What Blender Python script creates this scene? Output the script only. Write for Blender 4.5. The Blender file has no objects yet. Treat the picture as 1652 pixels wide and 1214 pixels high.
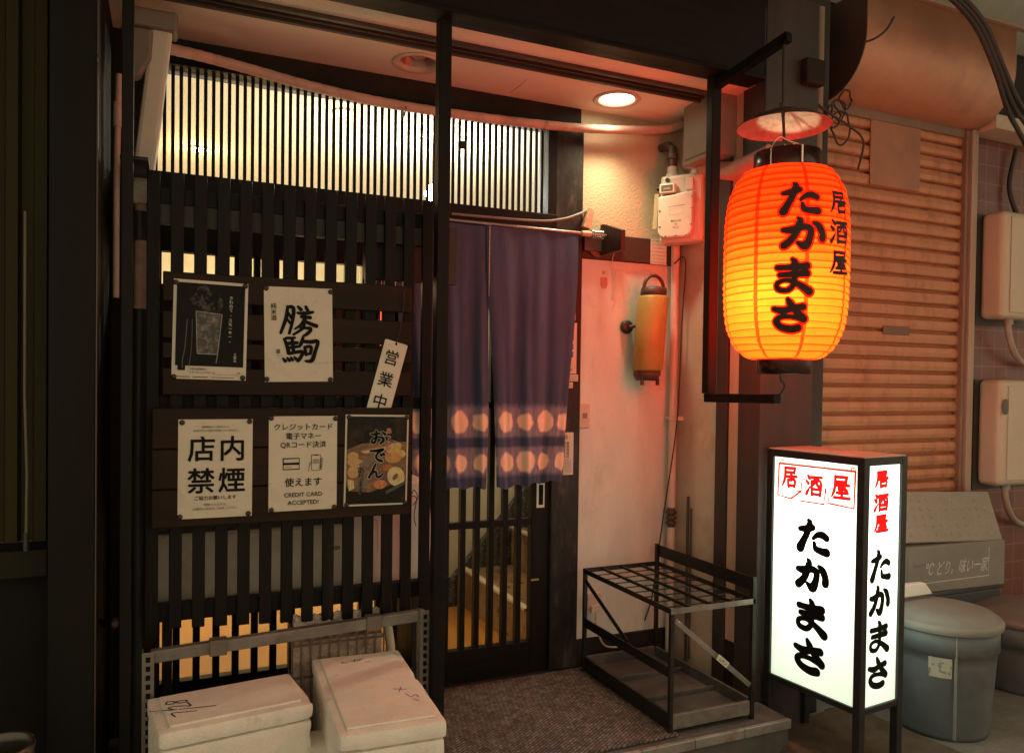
import bpy, math, random
from math import sin, cos, pi, radians, sqrt, atan2
from mathutils import Vector, Matrix
random.seed(11)
S = bpy.context.scene
COL = S.collection

# ---------------------------------------------------------------- camera
CAM = Vector((0.0, -3.0, 1.26))
F, CX, CY = 1250.0, 826.0, 634.99
yaw, pitch, roll = 0.415446, -0.0165612, 0.0133704
fw = Vector((sin(yaw)*cos(pitch), cos(yaw)*cos(pitch), sin(pitch)))
rt = Vector((cos(yaw), -sin(yaw), 0.0)); up = rt.cross(fw)
rt, up = cos(roll)*rt + sin(roll)*up, -sin(roll)*rt + cos(roll)*up
cd = bpy.data.cameras.new('camera'); cam = bpy.data.objects.new('camera', cd); COL.objects.link(cam)
cd.sensor_width = 36.0; cd.lens = 36.0*F/1652.0; cd.shift_y = (CY-607.0)/1652.0
cd.clip_start = 0.05; cd.clip_end = 200
cam.matrix_world = Matrix(((rt.x, up.x, -fw.x, CAM.x), (rt.y, up.y, -fw.y, CAM.y), (rt.z, up.z, -fw.z, CAM.z), (0, 0, 0, 1)))
S.camera = cam

def P(px, py, X=None, Y=None, Z=None):
    """measured point of the photograph -> place in the street (metres), on a known plane"""
    d = fw + rt*((px-CX)/F) - up*((py-CY)/F)
    if X is not None: t = (X-CAM.x)/d.x
    elif Y is not None: t = (Y-CAM.y)/d.y
    else: t = (Z-CAM.z)/d.z
    return CAM + d*t

# ---------------------------------------------------------------- world, exposure
W = bpy.data.worlds.new('World'); S.world = W; W.use_nodes = True
bg = W.node_tree.nodes['Background']
bg.inputs[0].default_value = (1.0, 0.82, 0.54, 1); bg.inputs[1].default_value = 0.47
S.view_settings.view_transform = 'Standard'; S.view_settings.look = 'None'
S.view_settings.exposure = 0.66; S.view_settings.gamma = 1.0
S.cycles.use_denoising = True
S.cycles.max_bounces = 8; S.cycles.diffuse_bounces = 4; S.cycles.glossy_bounces = 3
S.cycles.transparent_max_bounces = 12; S.cycles.transmission_bounces = 6
S.cycles.sample_clamp_indirect = 3.0
S.cycles.caustics_reflective = False; S.cycles.caustics_refractive = False

def lamp(name, kind, loc, power, color, parent=None, **kw):
    d = bpy.data.lights.new(name, kind); d.energy = power; d.color = color
    for k, v in kw.items(): setattr(d, k, v)
    o = bpy.data.objects.new(name, d); COL.objects.link(o); o.location = loc
    if parent:
        o.parent = parent; o.location = Vector(loc) - ORG.get(parent.name, Vector())
    return o
ORG = {}

# ---------------------------------------------------------------- materials
MATS = {}
def nd(t, kind, **kw):
    n = t.nodes.new(kind)
    for k, v in kw.items(): setattr(n, k, v)
    return n
def M(name, col, rough=.6, metal=0.0, var=.18, vs=6.0, bump=.15, bs=40.0, stretch=(1, 1, 1), col2=None, c2=(.45, .65), c2s=3.0,
      emit=None, es=0.0, spec=.5, trans=0.0, bd=.004):
    if name in MATS: return MATS[name]
    m = bpy.data.materials.new(name); m.use_nodes = True; t = m.node_tree; L = t.links
    b = t.nodes['Principled BSDF']
    tc = nd(t, 'ShaderNodeTexCoord'); mp = nd(t, 'ShaderNodeMapping'); mp.inputs['Scale'].default_value = stretch
    L.new(tc.outputs['Object'], mp.inputs[0])
    n1 = nd(t, 'ShaderNodeTexNoise'); n1.inputs['Scale'].default_value = vs; n1.inputs['Detail'].default_value = 6; n1.inputs['Roughness'].default_value = .65
    L.new(mp.outputs[0], n1.inputs['Vector'])
    cr = nd(t, 'ShaderNodeMapRange'); cr.inputs[1].default_value = .3; cr.inputs[2].default_value = .7
    cr.inputs[3].default_value = 1-var; cr.inputs[4].default_value = 1+var
    L.new(n1.outputs['Fac'], cr.inputs[0])
    mul = nd(t, 'ShaderNodeMix', data_type='RGBA', blend_type='MULTIPLY'); mul.inputs[0].default_value = 1
    if col2:
        n3 = nd(t, 'ShaderNodeTexNoise'); n3.inputs['Scale'].default_value = c2s; n3.inputs['Detail'].default_value = 9; n3.inputs['Roughness'].default_value = .7
        L.new(mp.outputs[0], n3.inputs['Vector'])
        r3 = nd(t, 'ShaderNodeMapRange'); r3.inputs[1].default_value = c2[0]; r3.inputs[2].default_value = c2[1]
        L.new(n3.outputs['Fac'], r3.inputs[0])
        mx = nd(t, 'ShaderNodeMix', data_type='RGBA'); mx.inputs[6].default_value = (*col, 1); mx.inputs[7].default_value = (*col2, 1)
        L.new(r3.outputs[0], mx.inputs[0]); L.new(mx.outputs[2], mul.inputs[6])
    else: mul.inputs[6].default_value = (*col, 1)
    L.new(cr.outputs[0], mul.inputs[7]); L.new(mul.outputs[2], b.inputs['Base Color'])
    rr = nd(t, 'ShaderNodeMapRange'); rr.inputs[1].default_value = .3; rr.inputs[2].default_value = .7
    rr.inputs[3].default_value = max(.03, rough-.12); rr.inputs[4].default_value = min(1, rough+.12)
    L.new(n1.outputs['Fac'], rr.inputs[0]); L.new(rr.outputs[0], b.inputs['Roughness'])
    b.inputs['Metallic'].default_value = metal; b.inputs['Specular IOR Level'].default_value = spec
    if bump:
        n2 = nd(t, 'ShaderNodeTexNoise'); n2.inputs['Scale'].default_value = bs; n2.inputs['Detail'].default_value = 5
        L.new(mp.outputs[0], n2.inputs['Vector'])
        bp = nd(t, 'ShaderNodeBump'); bp.inputs['Strength'].default_value = bump; bp.inputs['Distance'].default_value = bd
        L.new(n2.outputs['Fac'], bp.inputs['Height']); L.new(bp.outputs[0], b.inputs['Normal'])
    if emit:
        b.inputs['Emission Color'].default_value = (*emit, 1); b.inputs['Emission Strength'].default_value = es
    if trans: b.inputs['Transmission Weight'].default_value = trans
    m['_b'] = 1; MATS[name] = m; return m
def Mglass(name, tint=(1, 1, 1), rough=.03, opac=.0, gloss=.06):
    if name in MATS: return MATS[name]
    m = bpy.data.materials.new(name); m.use_nodes = True; t = m.node_tree; t.nodes.clear(); L = t.links
    o = nd(t, 'ShaderNodeOutputMaterial'); tr = nd(t, 'ShaderNodeBsdfTransparent'); tr.inputs[0].default_value = (*tint, 1)
    g = nd(t, 'ShaderNodeBsdfGlossy'); g.inputs['Roughness'].default_value = rough
    fr = nd(t, 'ShaderNodeFresnel'); fr.inputs[0].default_value = 1.45
    mx = nd(t, 'ShaderNodeMixShader'); L.new(fr.outputs[0], mx.inputs[0]); L.new(tr.outputs[0], mx.inputs[1]); L.new(g.outputs[0], mx.inputs[2])
    last = mx
    if opac:
        df = nd(t, 'ShaderNodeBsdfDiffuse'); df.inputs[0].default_value = (.75, .74, .7, 1)
        tl = nd(t, 'ShaderNodeBsdfTranslucent'); tl.inputs[0].default_value = (.85, .84, .8, 1)
        a = nd(t, 'ShaderNodeMixShader'); a.inputs[0].default_value = .65; L.new(df.outputs[0], a.inputs[1]); L.new(tl.outputs[0], a.inputs[2])
        nz = nd(t, 'ShaderNodeTexNoise'); nz.inputs['Scale'].default_value = 5; nz.inputs['Detail'].default_value = 6
        tc = nd(t, 'ShaderNodeTexCoord'); L.new(tc.outputs['Object'], nz.inputs['Vector'])
        mr = nd(t, 'ShaderNodeMapRange'); mr.inputs[1].default_value = .3; mr.inputs[2].default_value = .7; mr.inputs[3].default_value = opac*.7; mr.inputs[4].default_value = min(1, opac*1.3)
        L.new(nz.outputs['Fac'], mr.inputs[0])
        mx2 = nd(t, 'ShaderNodeMixShader'); L.new(mr.outputs[0], mx2.inputs[0]); L.new(mx.outputs[0], mx2.inputs[1]); L.new(a.outputs[0], mx2.inputs[2]); last = mx2
    L.new(last.outputs[0], o.inputs[0]); MATS[name] = m; return m
def Mpaperlamp(name, tcol, dcol, emit, es, tw=.7, nz=(.9, 1.06, 4.0), creases=0.0):
    """thin sheet lit from behind: translucent + diffuse, plus the even glow of the diffusing sheet"""
    if name in MATS: return MATS[name]
    m = bpy.data.materials.new(name); m.use_nodes = True; t = m.node_tree; t.nodes.clear(); L = t.links
    o = nd(t, 'ShaderNodeOutputMaterial')
    tl = nd(t, 'ShaderNodeBsdfTranslucent'); tl.inputs[0].default_value = (*tcol, 1)
    df = nd(t, 'ShaderNodeBsdfDiffuse'); df.inputs[0].default_value = (*dcol, 1)
    a = nd(t, 'ShaderNodeMixShader'); a.inputs[0].default_value = tw; L.new(df.outputs[0], a.inputs[1]); L.new(tl.outputs[0], a.inputs[2])
    e = nd(t, 'ShaderNodeEmission'); e.inputs[0].default_value = (*emit, 1); e.inputs[1].default_value = es
    tc = nd(t, 'ShaderNodeTexCoord'); n1 = nd(t, 'ShaderNodeTexNoise'); n1.inputs['Scale'].default_value = nz[2]; n1.inputs['Detail'].default_value = 8; n1.inputs['Roughness'].default_value = .7
    L.new(tc.outputs['Object'], n1.inputs['Vector'])
    mr = nd(t, 'ShaderNodeMapRange'); mr.inputs[1].default_value = .3; mr.inputs[2].default_value = .65; mr.inputs[3].default_value = nz[0]; mr.inputs[4].default_value = nz[1]
    L.new(n1.outputs['Fac'], mr.inputs[0])
    for nod, c in ((tl, tcol), (df, dcol), (e, emit)):      # uneven, stained sheet
        mx = nd(t, 'ShaderNodeMix', data_type='RGBA', blend_type='MULTIPLY'); mx.inputs[0].default_value = 1; mx.inputs[6].default_value = (*c, 1)
        L.new(mr.outputs[0], mx.inputs[7]); L.new(mx.outputs[2], nod.inputs[0])
    if creases:
        n2 = nd(t, 'ShaderNodeTexNoise'); n2.inputs['Scale'].default_value = 26; n2.inputs['Detail'].default_value = 7
        L.new(tc.outputs['Object'], n2.inputs['Vector'])
        bp = nd(t, 'ShaderNodeBump'); bp.inputs['Strength'].default_value = creases; bp.inputs['Distance'].default_value = .006
        L.new(n2.outputs['Fac'], bp.inputs['Height']); L.new(bp.outputs[0], tl.inputs['Normal']); L.new(bp.outputs[0], df.inputs['Normal'])
    ad = nd(t, 'ShaderNodeAddShader'); L.new(a.outputs[0], ad.inputs[0]); L.new(e.outputs[0], ad.inputs[1])
    L.new(ad.outputs[0], o.inputs[0]); MATS[name] = m; return m
def Memit(name, col, s):
    if name in MATS: return MATS[name]
    m = bpy.data.materials.new(name); m.use_nodes = True; t = m.node_tree; t.nodes.clear()
    o = nd(t, 'ShaderNodeOutputMaterial'); e = nd(t, 'ShaderNodeEmission'); e.inputs[0].default_value = (*col, 1); e.inputs[1].default_value = s
    t.links.new(e.outputs[0], o.inputs[0]); MATS[name] = m; return m
V_ = (1, 1, .06)      # grain running up
H_ = (.06, 1, 1)      # grain running along the front
blackwood = M('black_wood', (.0075, .0062, .0055), .5, spec=.16, var=.45, vs=30, bump=.25, bs=120, stretch=V_, col2=(.020, .016, .012), c2=(.55, .8), c2s=14)
blackwood_h = M('black_wood_across', (.0075, .0062, .0055), .5, spec=.16, var=.45, vs=30, bump=.25, bs=120, stretch=H_, col2=(.020, .016, .012), c2=(.55, .8), c2s=14)
brownwood = M('brown_board', (.020, .011, .007), .5, spec=.15, var=.35, vs=24, bump=.2, bs=90, stretch=H_, col2=(.034, .019, .011), c2=(.5, .8), c2s=9)
blacksteel = M('black_steel', (.014, .013, .0125), .42, spec=.3, var=.3, vs=12, bump=.06, bs=160, col2=(.07, .05, .035), c2=(.62, .75), c2s=16)
darksteel = M('dark_steel', (.035, .034, .032), .35, .6, var=.3, vs=14, bump=.05, bs=150, col2=(.08, .05, .03), c2=(.6, .75), c2s=20)
plaster = M('plaster', (.50, .43, .29), .85, var=.10, vs=3, bump=.6, bs=90, col2=(.42, .35, .23), c2=(.55, .8), c2s=2.2, bd=.006)
panelpaint = M('panel_paint', (.70, .71, .64), .6, var=.10, vs=7, bump=.4, bs=110, col2=(.52, .46, .37), c2=(.56, .78), c2s=5, stretch=(1, 1, .45), bd=.003)
sidepaint = M('side_paint', (.50, .45, .36), .6, var=.10, vs=4, bump=.2, bs=100, col2=(.34, .26, .19), c2=(.5, .75), c2s=3)
soffit = M('soffit_board', (.80, .76, .66), .75, var=.08, vs=3, bump=.25, bs=60, col2=(.58, .50, .40), c2=(.60, .78), c2s=2.5)
eave = M('eave_paint', (.5, .40, .32), .8, var=.15, vs=6, bump=.4, bs=30, col2=(.16, .10, .07), c2=(.62, .68), c2s=3)
beige = M('beige_plastic', (.62, .56, .47), .5, var=.1, vs=8, bump=.05, bs=60, col2=(.42, .35, .27), c2=(.58, .75), c2s=7)
ivory = M('ivory_enamel', (.66, .62, .52), .35, var=.07, vs=8, bump=.03, bs=60, col2=(.44, .38, .28), c2=(.64, .78), c2s=9)
hosemat = M('hose', (.55, .36, .29), .6, var=.15, vs=8, bump=.3, bs=60, col2=(.36, .22, .16), c2=(.5, .7), c2s=6)
galv = M('galvanised', (.36, .35, .33), .45, .7, var=.2, vs=10, bump=.1, bs=60, col2=(.2, .16, .12), c2=(.55, .7), c2s=10)
rust = M('rusty_paint', (.26, .13, .08), .7, var=.3, vs=12, bump=.3, bs=60, stretch=V_, col2=(.10, .05, .03), c2=(.5, .7), c2s=8)
grime = M('grimy_dark', (.024, .020, .017), .7, spec=.2, var=.4, vs=8, bump=.3, bs=40)
ink = M('ink', (.008, .0075, .0075), .6, spec=.1, var=.1, bump=0)
inkgrey = M('ink_grey', (.12, .11, .10), .7, var=.1, bump=0)
redink = M('red_ink', (.45, .02, .015), .6, var=.1, bump=0)
paper = M('paper', (.60, .57, .47), .32, var=.08, vs=6, bump=.55, bs=11, bd=.005)
pin = M('pin_head', (.05, .045, .04), .35, .6, var=.2)
wire = M('cable', (.03, .028, .026), .5, var=.2, bump=.05)
copperwire = M('bright_wire', (.75, .68, .6), .25, .9, var=.1, bump=0)
foam = M('foam', (.82, .78, .71), .75, var=.08, vs=12, bump=.35, bs=260, col2=(.46, .40, .32), c2=(.60, .76), c2s=7, bd=.002)
_t = foam.node_tree; _v = nd(_t, 'ShaderNodeTexVoronoi'); _v.inputs['Scale'].default_value = 190; _tc = nd(_t, 'ShaderNodeTexCoord'); _t.links.new(_tc.outputs['Object'], _v.inputs['Vector'])
_b = nd(_t, 'ShaderNodeBump'); _b.inputs['Strength'].default_value = .5; _b.inputs['Distance'].default_value = .0025; _t.links.new(_v.outputs['Distance'], _b.inputs['Height'])
_p = _t.nodes['Principled BSDF']; _t.links.new(_p.inputs['Normal'].links[0].from_socket, _b.inputs['Normal']); _t.links.new(_b.outputs[0], _p.inputs['Normal'])

# ---------------------------------------------------------------- mesh builder
class MB:
    def __init__(s): s.v = []; s.f = []; s.m = []; s.mats = []; s.sm = []; s.uv = None
    def mi(s, m):
        if m not in s.mats: s.mats.append(m)
        return s.mats.index(m)
    def add(s, vs, fs, m, smooth=False):
        o = len(s.v); s.v += [Vector(v) for v in vs]; k = s.mi(m)
        for f in fs: s.f.append([o+i for i in f]); s.m.append(k); s.sm.append(smooth)
    def box(s, x0, x1, y0, y1, z0, z1, m, mat=None):
        vs = [Vector((x, y, z)) for z in (z0, z1) for y in (y0, y1) for x in (x0, x1)]
        if mat is not None: vs = [mat @ v for v in vs]
        s.add(vs, [(0, 2, 3, 1), (4, 5, 7, 6), (0, 1, 5, 4), (2, 6, 7, 3), (0, 4, 6, 2), (1, 3, 7, 5)], m)
    def bar(s, a, b, w, h, m, upv=(0, 0, 1)):
        a, b = Vector(a), Vector(b); d = (b-a).normalized(); u = Vector(upv)
        if abs(d.dot(u)) > .95: u = Vector((0, 1, 0))
        r = d.cross(u).normalized(); u = r.cross(d)
        vs = [p + r*(i*w/2) + u*(j*h/2) for p in (a, b) for i, j in ((-1, -1), (1, -1), (1, 1), (-1, 1))]
        s.add(vs, [(3, 2, 1, 0), (4, 5, 6, 7), (0, 1, 5, 4), (1, 2, 6, 5), (2, 3, 7, 6), (3, 0, 4, 7)], m)
    def tube(s, pts, r, m, n=12, smooth=True, caps=True, res=0):
        pts = [Vector(p) for p in pts]
        if res: pts = spline(pts, res)
        k = len(pts); rs = r if isinstance(r, (list, tuple)) else [r]*k
        if len(rs) != k: rs = [rs[min(len(rs)-1, int(i*(len(rs)-1)/(k-1)+.5))] for i in range(k)]
        t0 = (pts[1]-pts[0]).normalized(); u = t0.orthogonal().normalized(); vs = []; fs = []
        for i, p in enumerate(pts):
            t = (pts[min(i+1, k-1)]-pts[max(i-1, 0)]).normalized(); u = (u - t*u.dot(t)).normalized(); w = t.cross(u)
            for j in range(n):
                a = 2*pi*j/n; vs.append(p + (u*cos(a)+w*sin(a))*rs[i])
        for i in range(k-1):
            for j in range(n): fs.append((i*n+j, i*n+(j+1) % n, (i+1)*n+(j+1) % n, (i+1)*n+j))
        s.add(vs, fs, m, smooth)
        if caps:
            s.add(vs[:n], [tuple(range(n-1, -1, -1))], m); s.add(vs[-n:], [tuple(range(n))], m)
    def lathe(s, prof, c, m, n=32, axis=(0, 0, 1), smooth=True):
        c = Vector(c); w = Vector(axis).normalized(); u = w.orthogonal().normalized() if abs(w.z) < .99 else Vector((1, 0, 0)); q = w.cross(u)
        vs = []; fs = []
        for r, z in prof:
            for j in range(n): a = 2*pi*j/n; vs.append(c + w*z + (u*cos(a)+q*sin(a))*max(r, 1e-5))
        for i in range(len(prof)-1):
            for j in range(n): fs.append((i*n+j, i*n+(j+1) % n, (i+1)*n+(j+1) % n, (i+1)*n+j))
        s.add(vs, fs, m, smooth)
    def prism(s, poly, o, u, v, d, m):
        """2-D outline in the plane (o; u, v), extruded by vector d"""
        o, u, v, d = map(Vector, (o, u, v, d)); n = len(poly)
        a = [o + u*x + v*y for x, y in poly]; vs = a + [p+d for p in a]
        fs = [tuple(range(n-1, -1, -1)), tuple(range(n, 2*n))] + [(i, (i+1) % n, n+(i+1) % n, n+i) for i in range(n)]
        s.add(vs, fs, m)
    def face(s, poly, fr, off, m):
        s.add([fr(x, y, off) for x, y in poly], [tuple(range(len(poly)))], m)
    def rect(s, x0, y0, x1, y1, fr, off, m): s.face([(x0, y0), (x1, y0), (x1, y1), (x0, y1)], fr, off, m)
    def line(s, pts, w, fr, off, m, res=5, cap=True):
        """brush ribbon: pts = (x, y[, width factor]); w = stroke width"""
        p3 = [Vector((p[0], p[1], p[2] if len(p) > 2 else 1.0)) for p in pts]
        if len(p3) > 2 and res: p3 = spline(p3, res)
        elif res: p3 = [p3[0].lerp(p3[1], i/res) for i in range(res+1)]
        n = len(p3); Lf = []; Rt = []
        for i, p in enumerate(p3):
            t = p3[min(i+1, n-1)]-p3[max(i-1, 0)]; t.z = 0
            t = t.normalized() if t.length > 1e-9 else Vector((1, 0, 0))
            q = Vector((-t.y, t.x, 0))*(w*p.z/2); Lf.append(p+q); Rt.append(p-q)
        vs = [fr(a.x, a.y, off) for a in Lf] + [fr(a.x, a.y, off) for a in Rt]
        s.add(vs, [(i, n+i, n+i+1, i+1) for i in range(n-1)], m)
        if cap:
            for i, sg in ((0, -1), (n-1, 1)):
                p = p3[i]; q = p3[1]-p3[0] if i == 0 else p3[-1]-p3[-2]; q.z = 0
                if q.length < 1e-9: continue
                q = q.normalized()*sg; e = Vector((-q.y, q.x, 0)); r = w*p.z/2
                s.add([fr((p+(q*sin(a)+e*cos(a))*r).x, (p+(q*sin(a)+e*cos(a))*r).y, off) for a in [pi*k/6 for k in range(7)]], [tuple(range(7))], m)
    def build(s, name, parent=None, bevel=0.0, seg=2, local=False, uv=None):
        me = bpy.data.meshes.new(name)
        if parent is None and not local:
            xs = [v.x for v in s.v]; ys = [v.y for v in s.v]; zs = [v.z for v in s.v]
            og = Vector(((min(xs)+max(xs))/2, (min(ys)+max(ys))/2, min(zs)))
        else: og = Vector() if local else ORG[parent.name]
        me.from_pydata([v-og for v in s.v], [], s.f)
        for m in s.mats: me.materials.append(m)
        me.polygons.foreach_set('material_index', s.m); me.polygons.foreach_set('use_smooth', s.sm)
        if uv:
            l = me.uv_layers.new(name='UVMap')
            for lp in me.loops: l.data[lp.index].uv = uv[lp.vertex_index]
        me.update()
        o = bpy.data.objects.new(name, me); COL.objects.link(o)
        if parent is not None: o.parent = parent; ORG[o.name] = og
        elif not local: o.location = og; ORG[o.name] = og
        else: ORG[o.name] = Vector()
        if bevel:
            b = o.modifiers.new('edge', 'BEVEL'); b.width = bevel; b.segments = seg; b.limit_method = 'ANGLE'; b.angle_limit = radians(40)
        return o
from mathutils import noise as mnoise
def worn_box(mb, x0, x1, y0, y1, z0, z1, m, r=.011, amp=.0012, dents=10, seed=0, cell=.011):
    """soft-edged block with an uneven skin and knocked edges"""
    rnd = random.Random(seed); lo = Vector((x0, y0, z0)); hi = Vector((x1, y1, z1)); c = (lo+hi)/2
    dn = []
    for k in range(dents):
        p = Vector([rnd.uniform(lo[i], hi[i]) for i in range(3)])
        for i in rnd.sample(range(3), 2): p[i] = rnd.choice((lo[i], hi[i]))
        dn.append((p, rnd.uniform(.008, .020), rnd.uniform(.002, .007)))
    for ax in range(3):
        a, b = [i for i in range(3) if i != ax]; na = max(2, int((hi[a]-lo[a])/cell)); nb = max(2, int((hi[b]-lo[b])/cell))
        for s in (0, 1):
            vs = []; fs = []
            for j in range(nb+1):
                for i in range(na+1):
                    p = Vector((0, 0, 0)); p[ax] = (lo, hi)[s][ax]; p[a] = lo[a]+(hi[a]-lo[a])*i/na; p[b] = lo[b]+(hi[b]-lo[b])*j/nb
                    q = Vector([min(hi[k]-r, max(lo[k]+r, p[k])) for k in range(3)]); d = p-q
                    if d.length > 1e-9: p = q+d.normalized()*r
                    nrm = d.normalized() if d.length > 1e-9 else Vector((0, 0, 0))
                    p = p+nrm*(amp*mnoise.noise(p*14+Vector((seed, 0, 0)))+amp*.6*mnoise.noise(p*45))
                    for dc, dr, dd in dn:
                        t = (p-dc).length
                        if t < dr*1.6: p = p-nrm*dd*(1-t/(dr*1.6))**1.2
                    vs.append(p)
            for j in range(nb):
                for i in range(na):
                    f = (j*(na+1)+i, j*(na+1)+i+1, (j+1)*(na+1)+i+1, (j+1)*(na+1)+i)
                    fs.append(f if (s == 1) == (ax != 1) else f[::-1])
            mb.add(vs, fs, m, True)
def spline(p, res):
    out = []; n = len(p)
    for i in range(n-1):
        a, b, c, d = p[max(i-1, 0)], p[i], p[i+1], p[min(i+2, n-1)]
        for k in range(res):
            t = k/res
            out.append(.5*((2*b)+(c-a)*t+(2*a-5*b+4*c-d)*t*t+(3*b-a-3*c+d)*t**3))
    out.append(p[-1].copy()); return out
def tag(o, label, cat, group=None):
    o['label'] = label; o['category'] = cat
    if group: o['group'] = group
    return o
def thing(name, label, cat, loc, group=None, rz=0.0):
    o = bpy.data.objects.new(name, None); o.empty_display_size = .05; COL.objects.link(o)
    o.location = loc; o.rotation_euler = (0, 0, rz); ORG[o.name] = Vector(loc)
    return tag(o, label, cat, group)
def struct(o): o['kind'] = 'structure'; return o
def box1(name, dims, m, parent=None, bevel=0.003, seg=2):
    b = MB(); b.box(*dims, m); return b.build(name, parent, bevel, seg)
def plane_frame(o, u, v):
    o, u, v = Vector(o), Vector(u), Vector(v); n = u.cross(v).normalized()
    return lambda x, y, off=0.0: o + u*x + v*y + n*off
# ---------------------------------------------------------------- lettering
_tc = {}
def glyphs(s, bold=0.0, res=2):
    k = (s, bold)
    if k not in _tc:
        c = bpy.data.curves.new('t', 'FONT'); c.body = s; c.size = 1; c.offset = bold; c.resolution_u = res; c.fill_mode = 'FRONT'
        o = bpy.data.objects.new('t', c); COL.objects.link(o); me = bpy.data.meshes.new_from_object(o)
        _tc[k] = ([v.co.copy() for v in me.vertices], [tuple(p.vertices) for p in me.polygons])
        bpy.data.objects.remove(o); bpy.data.curves.remove(c); bpy.data.meshes.remove(me)
    return _tc[k]
def text(b, s, x, y, h, fr, off, m, bold=.0, align='c', sx=1.0, shear=0.0, width=None):
    """one line; x, y = anchor on the baseline; h = em height"""
    if bold > .0:          # heavier weight: the glyph struck several times
        for k in range(8):
            a = k*pi/4; text(b, s, x+h*bold*cos(a)*.8, y+h*bold*sin(a)*.8, h, fr, off+.00003*k, m, 0, align, sx, shear, width)
        off += .00028
    vs, fs = glyphs(s, 0)
    if not vs: return
    x0 = min(v.x for v in vs); x1 = max(v.x for v in vs)
    if width: sx = width/((x1-x0)*h)
    ox = -(x0+x1)/2 if align == 'c' else -x0
    b.add([fr(x+((v.x+ox)*sx+v.y*shear)*h, y+v.y*h, off) for v in vs], fs, m)
def vtext(b, s, x, y, h, fr, off, m, bold=0.0, pitch=1.0, sx=1.0):
    for i, c in enumerate(s):
        if c != ' ': text(b, c, x, y-h*(.88+i*pitch), h, fr, off, m, bold, sx=sx)
SHI = [[(.20,.12),(.5,.115),(.83,.10)], [(.81,.10),(.78,.32)], [(.22,.325),(.78,.30)], [(.21,.10,.9),(.205,.5,1),(.14,.75,1),(.02,.96,.5)]]
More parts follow.
